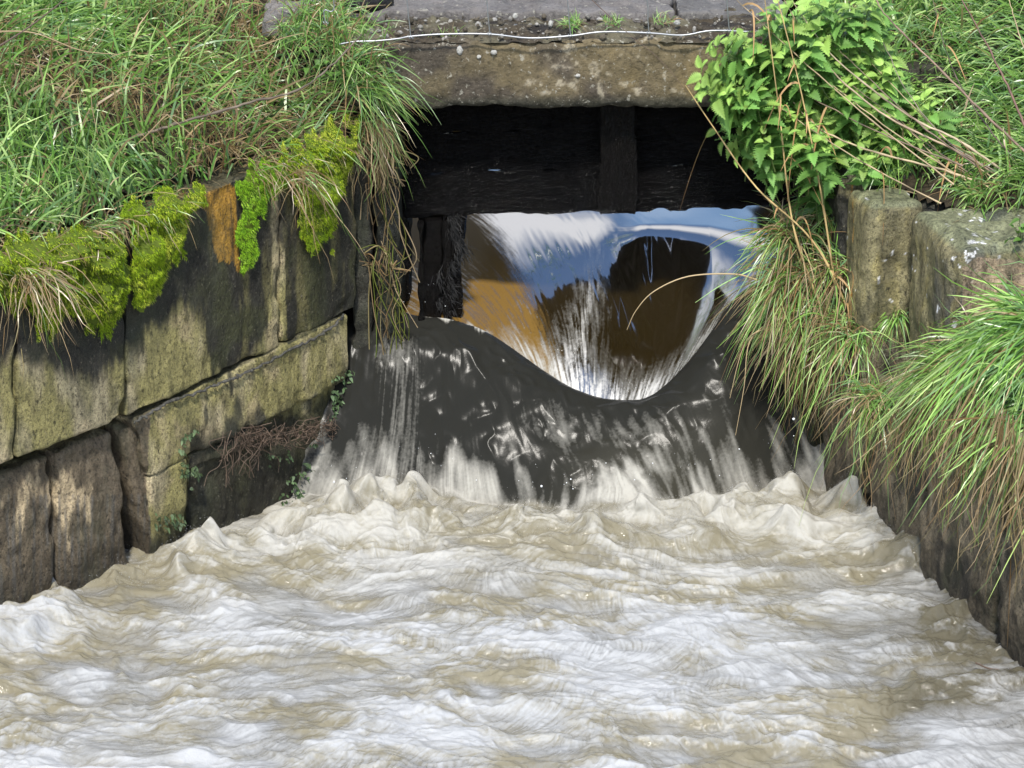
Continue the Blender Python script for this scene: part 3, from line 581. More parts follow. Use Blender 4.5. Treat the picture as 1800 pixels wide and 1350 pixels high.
def scatter(n, x0, x1, y0, y1, ok):
    P = []
    while sum(map(len, P)) < n:
        p = np.stack([rng.uniform(x0, x1, n), rng.uniform(y0, y1, n)], 1); P.append(p[ok(p[:, 0], p[:, 1])])
    return np.concatenate(P)[:n]
def grass_field(name, label, n, box, ok, zf, lean, Lr, W, straw, droop, seedn, nfar=3000, farbox=None):
    mb = MB(); p = scatter(n, *box, ok); X, Y = p.T
    d = np.stack([lean[0] + .8 * vn(X * 1.6, Y * 1.6, s=seedn), lean[1] + .8 * vn(X * 1.6, Y * 1.6, s=seedn + 1), np.ones(len(X)) * lean[2]], 1) + rng.normal(size=(len(X), 3)) * .28
    cl = .5 + .5 * vn(X * 5, Y * 5, s=seedn + 2)
    Ln = rng.uniform(*Lr, len(X)) * (.6 + .6 * cl); root = np.stack([X, Y, zf(X, Y) - .01], 1)
    sw = straw * (1 + 1.6 * vn(X * 3, Y * 3, s=seedn + 3)); a, b = gcol(len(X), 0); a2, b2 = gcol(len(X), 1.)
    m = rng.random(len(X)) < sw; a[m] = a2[m]; b[m] = b2[m]; d[m] += rng.normal(size=(m.sum(), 3)) * np.array([.5, .5, .2]); 
    blades(mb, root, d, Ln, rng.uniform(*W, len(X)) * np.where(m, .6, 1), rng.uniform(*droop, len(X)), a, b, K=5)
    if farbox:
        p = scatter(nfar, *farbox, ok); X, Y = p.T; a, b = gcol(nfar, .15)
        blades(mb, np.stack([X, Y, zf(X, Y) - .01], 1), np.array([.1, .1, 1]) + rng.normal(size=(nfar, 3)) * .3, rng.uniform(.2, .4, nfar), .012, .3, a, b, K=3)
    o = mb.build(name, M_grass); return tag(o, label, 'grass', kind='stuff')
okL = lambda X, Y: (leftS(X, Y) > .06) & ((X < -.60) | (Y > .82)) & (leftT(X, Y) > -1.4)
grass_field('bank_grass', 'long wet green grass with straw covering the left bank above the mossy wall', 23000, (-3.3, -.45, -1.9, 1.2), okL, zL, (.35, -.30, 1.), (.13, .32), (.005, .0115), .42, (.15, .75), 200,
            6000, (-5, 0, -4, 4))
# short fringe right at the wall head
mb = MB(); n = 1900; t = rng.uniform(-.05, 2.2, n); s_ = rng.uniform(-.02, .10, n); P = A_ + dl * t[:, None] - nl * s_[:, None]; P[:, 2] = 1.36 - .05 * sst(0, 1.5, t); kp = np.abs(proj(P)[0] - 375) > 62; P = P[kp]; n = len(P)
a, b = gcol(n, .6); blades(mb, P, np.array([.45, -.5, .35]) + rng.normal(size=(n, 3)) * .4, rng.uniform(.05, .15, n), rng.uniform(.003, .006, n), rng.uniform(.2, 1.0, n), a, b, wig=.03)
tag(mb.build('wall_head_grass', M_grass), 'matted green and straw grass lying over the edge of the left wall', 'grass', kind='stuff')
okR = lambda X, Y: (X > rightX(Y) + .22)
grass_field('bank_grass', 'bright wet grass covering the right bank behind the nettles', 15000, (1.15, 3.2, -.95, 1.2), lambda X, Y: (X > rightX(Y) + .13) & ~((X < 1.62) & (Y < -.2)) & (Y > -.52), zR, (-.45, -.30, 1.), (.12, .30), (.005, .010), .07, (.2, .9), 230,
            4000, (1, 5, -1, 4))
def tussock(name, label, cat, c, n, lean, Lr, W, straw, droop, rad=.07, hang=0, bright=1., wig=.0, K=7, spread=.5, group=None):
    t = thing(name, label, cat, tuple(c), group); mb = MB()
    r = np.sqrt(rng.random(n)) * rad; th = rng.uniform(0, 6.28, n); root = np.stack([r * np.cos(th), r * np.sin(th), rng.uniform(-.3, .3, n) * rad], 1)
    a, b = gcol(n, straw, bright); blades(mb, root, np.asarray(lean, float) + rng.normal(size=(n, 3)) * spread, rng.uniform(*Lr, n), rng.uniform(*W, n), rng.uniform(*droop, n), a, b, K=K, wig=wig)
    mb.build('blades', M_grass, t)
    if hang:
        mb = MB(); root = np.stack([rng.uniform(-1, 1, hang) * rad * 1.3, rng.uniform(-1, 1, hang) * rad, rng.uniform(-.08, .02, hang)], 1); a, b = gcol(hang, .92)
        blades(mb, root, np.array([-.05, -.25, -1.]) + rng.normal(size=(hang, 3)) * .22, rng.uniform(Lr[0] * .8, Lr[1] * 1.25, hang), rng.uniform(.003, .006, hang), 0.1, a * .75, b * .75, K=9, wig=.05)
        mb.build('dead_skirt', M_straw, t)
    return t
# big tussock on the right wall head and its neighbours
for i, (px, py, Y_, n, le, Lr, st) in enumerate([
    (1870, 590, -1.30, 620, (-.7, -.35, .65), (.22, .55), .10), (1775, 630, -1.12, 340, (-.75, -.3, .55), (.14, .36), .14), (1860, 730, -1.45, 160, (-.8, -.4, .35), (.2, .45), .2),
    (1690, 650, -1.02, 260, (-.95, -.2, .45), (.16, .36), .12)]):
    tussock('grass_tussock', ['largest grass tussock spilling over the right wall, bright green and wet', 'grass tussock left of the largest one, leaning out over the right wall', 'lowest grass tussock on the right wall, hanging towards the water', 'thin grey-green grass tuft at the foot of the biggest right-hand stone'][i], 'grass tussock',
            atY(px, py, Y_), n, le, Lr, (.006, .011) if i < 3 else (.003, .006), st, (.25, 1.15), rad=.12 if i < 3 else .06, bright=1.25 if i < 3 else .85, spread=.46, wig=.025, group='grass tussocks on the right wall')
# dead skirt below it
mb = MB(); n = 520; px = rng.uniform(1585, 1900, n); top = np.interp(px, [1585, 1650, 1720, 1800, 1900], [650, 650, 700, 760, 800]) + rng.uniform(-20, 60, n)
P = atPlane(px, top, np.array([1.45, -.97, 0]) + np.array([-.966, -.259, 0]) * .035, np.array([-.966, -.259, 0])); a, b = gcol(n, .95)
blades(mb, P, np.array([-.05, -.08, -1.]) + rng.normal(size=(n, 3)) * .16, rng.uniform(.12, .5, n), rng.uniform(.003, .007, n), 0., a * .8, b * .7, K=9, wig=.03)
tag(mb.build('dead_grass_skirt', M_straw), 'curtain of brown dead grass hanging down the right wall under the tussocks', 'dead grass', kind='stuff')
mb = MB(); n = 170; P = atY(rng.uniform(1375, 1480, n), rng.uniform(540, 640, n), -.20 + rng.uniform(-.03, .03, n)); a, b = gcol(n, .8)
blades(mb, P, np.array([.03, -.02, -1.]) + rng.normal(size=(n, 3)) * .1, rng.uniform(.12, .62, n) * rng.uniform(.5, 1, n), rng.uniform(.002, .005, n), 0., a * .6, b * .5, K=10, wig=.035)
tag(mb.build('hanging_dead_grass', M_straw), 'long dead strands hanging down the mossy right pier into the foam', 'dead grass', kind='stuff')
# tuft on the right pier, mixed green and straw
for i, (px, py, Y_, n, le, Lr, st, hg) in enumerate([
    (1395, 420, -.12, 260, (-.35, -.3, .7), (.14, .34), .45, 0), (1400, 490, -.16, 420, (-.45, -.35, .25), (.14, .34), .5, 120), (1440, 540, -.2, 300, (-.2, -.4, .1), (.12, .3), .6, 110), (1480, 560, -.30, 130, (-.1, -.3, .7), (.1, .28), .4, 30)]):
    tussock('grass_tuft', ['upper grass tuft of the clump hanging at the right end of the gate, upright blades', 'middle tuft of that clump, straw and green blades fanning left over the water', 'lower tuft of that clump with long dead strands hanging to the foam', 'right-hand tuft of that clump against the wall stones'][i], 'grass tuft',
            atY(px, py, Y_), n, le, Lr, (.004, .008), st, (.3, 1.0), rad=.06, hang=hg, spread=.5, bright=1.15, group='grass tufts on the right pier')
tussock('grass_tuft', 'small grass tuft growing between the two biggest right-hand stones', 'grass tuft', atY(1578, 560, -.45), 60, (-.3, -.4, .8), (.08, .2), (.004, .008), .05, (.6, 1.3), rad=.02, bright=1.3)
for px, py, n, lab in ((30, 470, 120, 'straw tuft hanging over the wall top at the far left of the photo'), (500, 300, 70, 'straw tuft lying across the moss near the far corner of the left wall')):
    tussock('straw_tuft', lab, 'grass tuft', atPlane(px, py, A_, nl) + nl * .05, n, (.35, -.5, .05), (.08, .24), (.003, .0055), .85, (.3, 1.2), rad=.08, spread=.6, wig=.05)
for i, (px, py, Y_, n) in enumerate(((560, 40, .24, 240), (600, 78, .12, 260), (530, 70, .15, 200), (625, 110, .0, 200))):
    tussock('grass_tuft', ['grass tuft leaning over the left end of the deck slab, farthest back', 'grass tuft covering the corner between deck slab and lintel', 'grass tuft left of the deck slab corner', 'grass tuft beside the end of the fence wire on the left'][i], 'grass tuft', atY(px, py, Y_), n, (.3, -.25, .8), (.12, .28), (.004, .008), .25, (.2, .9), rad=.10, spread=.4, group='grass tufts at the left end of the bridge')
for i, (px, py, Y_, n, st) in enumerate(((1455, 370, .0, 170, .35), (1500, 590, -.42, 150, .5), (1545, 700, -.62, 160, .35), (1470, 470, -.22, 200, .6))):
    tussock('grass_tuft', ['grass tuft below the nettles against the far right stones', 'straw-mixed tuft hanging low on the right wall under the narrow stone', 'grass tuft low on the right wall beside the big tussocks', 'straw-coloured tuft in front of the narrow right stone'][i], 'grass tuft', atY(px, py, Y_), n, (-.3, -.35, .45), (.12, .3), (.004, .007), st, (.4, 1.3), rad=.07, spread=.55, hang=40, wig=.03, bright=1.15, group='grass tufts on the right pier')
# tuft at the left end of the lintel
tussock('grass_tuft', 'green grass tuft spilling over the left end of the lintel', 'grass tuft', atY(636, 150, -.03), 280, (.55, -.35, .30), (.10, .26), (.003, .006), .15, (.2, .8), rad=.09, spread=.45, bright=.9)
tussock('grass_tuft', 'straw and green tuft drooping just above the left pier', 'grass tuft', atY(655, 215, -.03), 120, (.35, -.3, -.1), (.08, .2), (.003, .005), .7, (.3, 1.), rad=.05, spread=.6, hang=60, wig=.06)
for i, (px, py, n, g) in enumerate([(738, 58, 90, .25), (790, 52, 60, .35), (1005, 30, 110, .15), (1075, 28, 50, .2), (1165, 25, 40, .4), (690, 50, 80, .3)]):
    tussock('grass_tuft', ['little yellow-green grass tuft on the lintel by its second fence wire', 'thin little grass tuft on the lintel left of the middle', 'brightest little grass tuft on the lintel, at the middle fence wire', 'low little grass tuft right of the brightest one', 'straw-mixed little grass tuft on the lintel nearest the nettles', 'little grass tuft at the left end of the rubble on the lintel'][i], 'grass tuft', atY(px, py + 14, .10), n, (0, -.15, .8), (.03, .075), (.002, .004), g, (.1, .6), rad=.035, spread=.6, K=4, bright=1.2)
# dead grass and roots hanging down the left pier
t = thing('dead_grass_strands', 'tangle of dead grass strands hanging down the left pier', 'dead grass', tuple(atY(668, 240, .0))); mb = MB(); loc = np.array(t.location)
for (x0, y0, x1, y1, n) in ((650, 225, 690, 300, 30), (660, 270, 700, 480, 10), (680, 430, 705, 600, 12), (640, 240, 655, 380, 6), (655, 470, 665, 700, 5), (700, 500, 700, 720, 3), (640, 450, 700, 470, 7)):
    for _ in range(n):
        a = np.array([x0, y0]) + rng.normal(size=2) * 7; b = np.array([x1, y1]) + rng.normal(size=2) * 14; k_ = rng.integers(3, 6)
        q = np.array([a + (b - a) * f for f in np.linspace(0, 1, k_ + 1)]); q[1:] += rng.normal(size=(k_, 2)) * 11
        g = rng.random(); tube(mb, smooth_line(atY(q[:, 0], q[:, 1], .0 + rng.uniform(-.03, .03, k_ + 1)), 5) - loc, .0013 + .001 * rng.random(), SA[rng.integers(0, 4)] * (rng.uniform(.25, .8) if g > .3 else np.array([.3, .5, .15])), 4)
mb.build('strands', M_straw, t)
# long arching dead blades over the water
for lab, q, r_ in (('long arching straw-coloured grass blade reaching left over the clear chute', [(1330, 492, -.25), (1290, 482, -.27), (1210, 486, -.3), (1150, 512, -.32), (1118, 546, -.33), (1102, 580, -.34)], .0038),
                 ('straw blade drooping in front of the dark wave, left of its neighbour', [(1370, 570, -.25), (1320, 590, -.3), (1300, 630, -.32), (1283, 700, -.34)], .003),
                 ('longer straw blade drooping in front of the dark wave beside the pier', [(1360, 560, -.25), (1318, 600, -.3), (1308, 680, -.32), (1293, 765, -.34)], .003),
                 ('short green blade pointing left below the gate', [(1330, 470, -.25), (1270, 500, -.27), (1222, 532, -.28)], .003)):
    q = np.array(q); p = smooth_line(atY(q[:, 0], q[:, 1], q[:, 2]), 6); mb = MB(); tube(mb, p, np.linspace(r_, .0008, len(p)), SA[1] if 'green' not in lab else GA[3] * 1.4, 5)
    tag(mb.build('dry_grass_blade', M_straw), lab, 'grass blade')
# tall dry stalks on the right bank
ST = [('pale dry stalk, lowest of the fan leaning left over the right bank', [(1800, 350), (1660, 300), (1520, 262), (1440, 225), (1395, 180)], .30, (.42, .33, .2)),
      ('thick pale dry stalk running from the right edge up to the gate corner', [(1810, 345), (1700, 275), (1560, 205), (1450, 110), (1365, -20)], .30, (.40, .30, .2)),
      ('pale dry stalk running parallel just above the thick one', [(1810, 335), (1690, 250), (1600, 205), (1470, 105), (1385, -10)], .28, (.45, .36, .24)),
      ('brown dry stalk ending at the top of the photo right of the nettles', [(1810, 275), (1720, 190), (1640, 110), (1560, 30), (1530, -20)], .20, (.22, .15, .11)),
      ('dark reddish stalk rising steeply near the right edge', [(1810, 240), (1770, 150), (1730, 70), (1680, -20)], .18, (.16, .09, .07)),
      ('dark thin stalk crossing behind the reddish one', [(1790, 290), (1720, 200), (1670, 110), (1635, -20)], .22, (.12, .085, .07)),
      ('thin grey stalk in the middle of the fan', [(1790, 320), (1680, 260), (1600, 170), (1545, 60)], .26, (.25, .2, .16)),
      ('thin pale stalk at the right edge of the photo', [(1810, 110), (1785, 40), (1770, -20)], .16, (.4, .3, .18)),
      ('thin straw stalk lying along the top of the right stones', [(1800, 352), (1640, 345), (1540, 322), (1440, 300)], .10, (.40, .31, .18))]
for k_ in range(9):
    a_ = rng.uniform(1640, 1830); b_ = rng.uniform(290, 365); ln = rng.uniform(150, 420); an = rng.uniform(.25, .95)
    ST.append(('thin dry stalk woven into the fan above the right stones', [(a_, b_), (a_ - ln * .4, b_ - ln * .4 * an + 8), (a_ - ln * .75, b_ - ln * .75 * an), (a_ - ln, b_ - ln * an - 8)], rng.uniform(.08, .3), (.42, .32, .19) if k_ % 3 else (.2, .14, .1)))
SP = []
for lab, q, lift, col in ST:
    q = np.array(q, float); Ys = np.linspace(-.42, -.05 - lift * .3, len(q)); p = smooth_line(atY(q[:, 0], q[:, 1], Ys), 8); p += rng.normal(size=p.shape) * .0012
    SP.append((lab, p, .0052 if 'thin' not in lab else .003, np.array(col)))
for lab, q in (('left one of the tall straw reeds standing over the gate corner, leaning left', [(1530, 640, -.35), (1440, 440, -.3), (1330, 330, -.28), (1255, 225, -.26), (1205, 150, -.25)]),
               ('middle tall straw reed, nearly upright in front of the nettles', [(1450, 560, -.3), (1395, 400, -.28), (1370, 200, -.26), (1342, -20, -.25)]),
               ('right tall straw reed, nearly upright in front of the nettles', [(1470, 520, -.3), (1445, 350, -.28), (1410, 170, -.26), (1362, -20, -.25)])):
    q = np.array(q); SP.append((lab, smooth_line(atY(q[:, 0], q[:, 1], q[:, 2]), 8), .0045, np.array([.5, .36, .16])))
for lab, p, r_, col in SP:
    base = p[0]; t = thing('dry_stalk', lab, 'stalk', tuple(base), 'dry stalks on the right bank'); mb = MB(); n = len(p); rad = np.linspace(r_, r_ * .35, n); rad[::7] *= 1.35
    C = np.clip(col * (1 + .25 * rng.normal(size=(n, 1))), .02, 1); tube(mb, p - base, rad, np.repeat(C, 7, 0), 6); mb.build('stem', M_straw, t)
    if 'reed' in lab or rng.random() < .4:
        mb = MB(); k_ = 5 if 'reed' in lab else 2; ix = rng.integers(4, n - 2, k_); d = rng.normal(size=(k_, 3)) * .5 + np.array([.0, -.3, .6])
        blades(mb, p[ix] - base, d, rng.uniform(.08, .2, k_), .009, rng.uniform(.9, 1.8, k_), np.tile([.42, .27, .12], (k_, 1)), np.tile([.40, .22, .09], (k_, 1)), K=8); mb.build('leaf_blades', M_straw, t)
# bramble stem over the left grass and other dead stems
q = np.array([(-20, 308), (60, 298), (150, 278), (240, 240), (330, 212), (440, 180), (520, 160), (580, 118), (635, 62)], float)
t = thing('bramble_stem', 'long brown bramble stem lying diagonally across the left grass', 'bramble', tuple(atY(0, 305, -.75))); mb = MB(); base = np.array(t.location)
p = smooth_line(atY(q[:, 0], q[:, 1], np.linspace(-.75, -.12, len(q))), 8) + rng.normal(size=(65, 3)) * .0015; rad = np.linspace(.0075, .0025, len(p)); rad[::6] *= 1.4
tube(mb, p - base, rad, np.repeat(np.array([[.12, .095, .07]]) * (1 + .3 * rng.normal(size=(65, 1))), 7, 0), 6); mb.build('stem', M_root, t)
for lab, q, r_ in (('thin dead twig at the top left corner of the photo', [(-20, 92), (40, 55), (100, 10), (130, -20)], .004), ('pale dead stem crossing the left grass near the top', [(-10, 55), (60, 58), (140, 88), (210, 96)], .003),
                 ('upright brown stem with a pale leaf in the left grass', [(176, 275), (170, 230), (162, 190), (160, 160)], .003), ('dark upright dead stem at the left edge of the photo', [(14, 350), (12, 310), (14, 270), (8, 240)], .004),
                 ('straw stalk bent over in front of the mossy corner of the left wall', [(520, 275), (545, 330), (565, 370), (560, 425)], .0028), ('straw stalk leaning right above the left grass', [(455, 82), (500, 66), (535, 58)], .0026),
                 ('kinked straw lying over the left grass', [(195, 290), (250, 245), (290, 205), (300, 207), (340, 240)], .003), ('thin bare twig hanging across the lintel', [(1030, -10), (1100, 55), (1160, 105), (1210, 165)], .0016),
                 ('bare twig lying on the water at the lower right', [(1715, 1165), (1745, 1176), (1800, 1174), (1830, 1168)], .003)):
    q = np.array(q, float); Y_ = -.60 if q[0, 0] < 400 else (-.05 if q[0, 0] < 1300 else -1.75)
    if 'lintel' in lab: Y_ = -.06
    p = smooth_line(atY(q[:, 0], q[:, 1], Y_), 6); mb = MB(); tube(mb, p, np.linspace(r_, r_ * .4, len(p)), (.34, .25, .14) if ('straw' in lab or 'pale' in lab) else (.13, .09, .07), 5)
    if 'leaf' in lab:
        blades(mb, p[-1:], np.array([[.5, -.3, .4]]), .04, .02, .3, np.array([[.3, .4, .12]]), np.array([[.35, .45, .15]]), K=4); blades(mb, p[-1:], np.array([[-.6, -.3, .3]]), .035, .02, .3, np.array([[.3, .4, .12]]), np.array([[.35, .45, .15]]), K=4)
    tag(mb.build('dry_stalk' if 'twig' not in lab else 'twig', M_straw), lab, 'stalk' if 'twig' not in lab else 'twig')
# ---- moss
MG = np.array([[.24, .38, .02], [.36, .52, .02], [.48, .62, .03], [.11, .21, .012], [.62, .70, .08]])
def moss(label, poly, thick, n, seed, dens=0., green=1.):
    poly = [tuple(p_) for p_ in poly]; xsP = [p_[0] for p_ in poly]; ysP = [p_[1] for p_ in poly]; c = atPlane(np.mean(xsP), np.mean(ysP), A_, nl); t = thing('moss_cushion', label, 'moss', tuple(c), 'moss cushions on the left wall')
    px = rng.uniform(min(xsP) - 8, max(xsP) + 8, n * 4); py = rng.uniform(min(ysP) - 8, max(ysP) + 8, n * 4)
    jx, jy = 16 * fbm(px / 22, py / 22, s=seed, o=4), 44 * fbm(px / 11, py / 70, s=seed + 1, o=4)
    ok = inpoly(px + jx, py + jy, poly) & (fbm(px / 9, py / 12, s=seed + 7, o=3) > -.32); px, py = px[ok][:n], py[ok][:n]
    def T(px, py):
        d = pdist(px, py, poly + poly[:1]); e_ = np.where(inpoly(px, py, poly), 1 - np.exp(-d / 18.), 0.05)
        fade = 1 - .55 * sst(np.percentile(ysP, 45), max(ysP), py)
        return thick * e_ * fade * (.8 + .9 * fbm(px / 20, py / 20, s=seed + 2, o=4, g=.6)) + .004
    th = T(px, py); P = atPlane(px, py, A_ + nl * .02, nl) + nl * th[:, None]
    d = nl + np.array([0, -.2, -.45]) + rng.normal(size=(len(px), 3)) * .55
    q = .5 + .9 * fbm(px / 26, py / 26, s=seed + 3, o=4, g=.6); cc = MG[np.clip((q * 5 + rng.normal(size=len(px)) * .9).astype(int), 0, 4)] * rng.uniform(.7, 1.2, (len(px), 1)) * np.array([1 / green ** .5, 1, 1])
    mb = MB(); blades(mb, P - c - nl * .006, d, rng.uniform(.005, .014, len(px)), rng.uniform(.0016, .0032, len(px)), .4, cc * .55, cc, K=2); mb.build('fronds', M_moss, t)
    gx, gy = np.meshgrid(np.arange(min(xsP) - 10, max(xsP) + 10, 1.6), np.arange(min(ysP) - 20, max(ysP) + 20, 1.6), indexing='ij')
    jx, jy = 16 * fbm(gx / 22, gy / 22, s=seed, o=4), 44 * fbm(gx / 11, gy / 70, s=seed + 1, o=4); ins = inpoly(gx + jx, gy + jy, poly)
    V = atPlane(gx, gy, A_ + nl * .02, nl) + nl * (np.where(ins, T(gx, gy) - .004, -.03))[..., None] - c
    Fc = grid_faces(*gx.shape); Fc = Fc[ins.ravel()[Fc].all(1)]
    mesh_np('cushion', V.reshape(-1, 3), Fc, M_moss, t, np.tile([.10, .14, .014], (gx.size, 1)))
moss('big round yellow-green moss cushion at the left, hanging over the second stone', [(-40, 440), (60, 420), (160, 398), (212, 420), (226, 480), (215, 560), (160, 590), (110, 560), (80, 600), (40, 540), (-40, 520)], .085, 19000, 300)
moss('moss hanging in the joint between the second and third wall stones', [(215, 400), (262, 385), (285, 420), (288, 490), (262, 530), (232, 530), (222, 470)], .07, 8500, 305)
moss('moss draped over the left corner of the stone with the orange patch', [(215, 372), (300, 330), (350, 325), (360, 360), (332, 380), (318, 440), (290, 478), (280, 400), (225, 400)], .06, 9000, 310)
moss('thin green moss running down right of the orange patch', [(412, 305), (505, 285), (512, 330), (470, 350), (452, 380), (445, 470), (425, 460), (418, 380)], .022, 7500, 315, green=1.8)
moss('large yellow-green moss cushion at the far corner of the wall, trailing down its face', [(495, 262), (560, 225), (632, 205), (628, 260), (612, 300), (598, 340), (585, 370), (580, 425), (545, 450), (528, 400), (512, 330), (495, 300)], .065, 20000, 320)
for sd, (px, py) in enumerate([(300, 405), (405, 306), (150, 395), (560, 222)]): pass
# ---- root mat and small leaves on the left wall
t = thing('root_mat', 'tangle of thin reddish roots hanging from the ledge of the left wall', 'roots', tuple(atPlane(480, 770, A_, nl))); base = np.array(t.location); mb = MB()
for i in range(150):
    x = rng.uniform(395, 575); y = np.interp(x, [395, 555], [765, 742]) + rng.normal() * 6; hang = rng.uniform(10, 34) if x > 435 else rng.uniform(25, 95); k_ = 5
    q = np.stack([x + np.cumsum(rng.normal(size=k_) * 9), y + np.linspace(0, hang, k_) + rng.normal(size=k_) * 4], 1); p = smooth_line(atPlane(q[:, 0], q[:, 1], A_ + nl * .0, nl) + nl * rng.uniform(.0, .03, k_)[:, None], 4)
    tube(mb, p - base, rng.uniform(.0007, .0015), np.array([.10, .07, .05]) * rng.uniform(.6, 1.5), 4)
mb.build('root_strands', M_root, t)
def leaf_patch(label, regions, n, size, colr, off):
    c = atPlane(600, 720, A_, nl); mb = MB()
    for poly, k_ in regions:
        xsP = [p_[0] for p_ in poly]; ysP = [p_[1] for p_ in poly]; px = rng.uniform(min(xsP), max(xsP), k_ * 3); py = rng.uniform(min(ysP), max(ysP), k_ * 3); ok = inpoly(px, py, poly) & (fbm(px / 25, py / 25, s=400) > -.15); px, py = px[ok][:k_], py[ok][:k_]
        P = atPlane(px, py, A_, nl) + nl * (off + rng.uniform(0, .015, len(px)))[:, None]; cc = np.asarray(colr) * rng.uniform(.5, 1.7, (len(px), 1))
        blades(mb, P, nl * .5 + np.array([.2, -.3, -.4]) + rng.normal(size=(len(px), 3)) * .7, rng.uniform(*size, len(px)), rng.uniform(.010, .018, len(px)), .3, cc * .7, cc, K=3)
    return mb.build('liverwort_patch', M_leaf)
tag(leaf_patch('', [([(580, 660), (625, 650), (648, 700), (640, 770), (600, 800), (572, 780), (590, 720)], 260), ([(470, 800), (560, 780), (560, 870), (500, 900)], 110)], 0, (.010, .022), (.10, .16, .07), -.02), 'patch of small dark green leaves on the damp left wall by the pier', 'liverwort', kind='stuff')
tag(leaf_patch('', [([(316, 770), (345, 750), (352, 830), (330, 860), (312, 830)], 90), ([(265, 900), (320, 900), (320, 930), (268, 925)], 50)], 0, (.010, .02), (.10, .15, .07), .0), 'patch of small dark green leaves low on the left wall above the foam', 'liverwort', kind='stuff')
# ---- nettles
def nettle_leaf(mb, root, dr, Ln, col, up):
    n = 22; t = np.linspace(0, 1, n); wdt = .30 * np.sin(np.pi * t ** .60) ** .9; saw = np.where(np.arange(n) % 2 == 0, 1.1, .62); wdt = wdt * saw; wdt[-1] = 0
    dr = dr / np.linalg.norm(dr); S = np.cross(dr, up); S /= np.linalg.norm(S) + 1e-9; U = np.cross(S, dr)
    mid = root + dr * Ln * t[:, None] - np.array([0, 0, 1]) * (.38 * Ln * t ** 2)[:, None]
    l = mid - S * (wdt * Ln)[:, None] + U * (.30 * wdt * Ln)[:, None] + dr * (.045 * Ln * (saw > 1))[:, None]; r_ = mid + S * (wdt * Ln)[:, None] + U * (.30 * wdt * Ln)[:, None] + dr * (.045 * Ln * (saw > 1))[:, None]
    V = np.stack([l, mid, r_], 1).reshape(-1, 3); i = np.arange(n - 1) * 3
    Fc = np.concatenate([np.stack([i, i + 1, i + 4, i + 3], 1), np.stack([i + 1, i + 2, i + 5, i + 4], 1)])
    cc = np.tile(col, (len(V), 1)); cc[1::3] *= .8; mb.add(V, Fc, cc)
def nettle(seed, Hh):
    st, lf = MB(), MB(); z = np.linspace(0, Hh, 10); p = np.stack([.03 * np.sin(z * 7 + seed), .03 * np.cos(z * 6 + seed), z], 1); tube(st, p, np.linspace(.0035, .0015, 10), (.10, .15, .04), 5)
    nodes = 9
    for i in range(nodes):
        f = .30 + .70 * i / (nodes - 1); zc = np.array([np.interp(f * Hh, z, p[:, 0]), np.interp(f * Hh, z, p[:, 1]), f * Hh]); ang = i * 1.57 + seed * .7 + rng.normal() * .25
        size = (.105 - .035 * max(0, (f - .6) / .4)) * rng.uniform(.85, 1.15)
        for sg in (0, np.pi):
            d = np.array([math.cos(ang + sg), math.sin(ang + sg), .12 + .5 * (f > .9)]) + rng.normal(size=3) * .12
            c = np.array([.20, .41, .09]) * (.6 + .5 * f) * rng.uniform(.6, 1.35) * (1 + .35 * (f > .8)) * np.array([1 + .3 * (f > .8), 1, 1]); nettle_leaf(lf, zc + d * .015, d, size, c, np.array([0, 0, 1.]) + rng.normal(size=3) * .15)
    return st, lf
protos = []
for k_ in range(6):
    st, lf = nettle(k_, .26 + .05 * k_); protos.append((st, lf))
made = {}
NP = []
regs = [([(1235, 90), (1300, 30), (1420, -20), (1560, 0), (1580, 290), (1420, 290), (1330, 190), (1240, 160)], 120), ([(1215, 120), (1300, 150), (1370, 260), (1290, 280), (1225, 210)], 14), ([(1480, 90), (1640, 120), (1640, 290), (1480, 310)], 26)]
for poly, k_ in regs:
    xsP = [p_[0] for p_ in poly]; ysP = [p_[1] for p_ in poly]; c_ = 0
    while c_ < k_:
        a_, b_ = rng.uniform(min(xsP), max(xsP)), rng.uniform(min(ysP), max(ysP))
        if inpoly(np.array(a_), np.array(b_), poly): NP.append((a_, b_)); c_ += 1
lowplant = [(1720, 590), (1760, 565), (1790, 600), (1740, 640), (1795, 410), (1640, 555)]
for i, (px, py) in enumerate(NP):
    k_ = int(rng.integers(0, 6)); Hh = .26 + .05 * k_; tipY = np.interp(px, [1225, 1320, 1450, 1560, 1640], [-.20, -.17, -.12, -.10, -.08]) + rng.normal() * .07 + (.06 if py < 120 else 0)
    tip = atY(px, py, tipY); lean = np.array([-.55 if px < 1330 else -.25, -.35, 1.]) + rng.normal(size=3) * .3; lean /= np.linalg.norm(lean)
    if px < 1300: lean = np.array([-.8, -.25, .45]) + rng.normal(size=3) * .12; lean /= np.linalg.norm(lean)
    sc_n = rng.uniform(.55, 1.1); base = tip - lean * Hh * sc_n
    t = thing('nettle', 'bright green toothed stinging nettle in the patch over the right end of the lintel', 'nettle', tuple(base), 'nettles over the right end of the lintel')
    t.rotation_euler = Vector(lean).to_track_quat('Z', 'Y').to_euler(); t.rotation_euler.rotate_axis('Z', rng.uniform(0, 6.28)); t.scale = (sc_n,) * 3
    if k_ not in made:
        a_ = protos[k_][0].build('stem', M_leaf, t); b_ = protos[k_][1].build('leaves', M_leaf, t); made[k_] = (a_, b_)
    else:
        for src in made[k_]:
            c_ = src.copy(); sc.collection.objects.link(c_); c_.parent = t
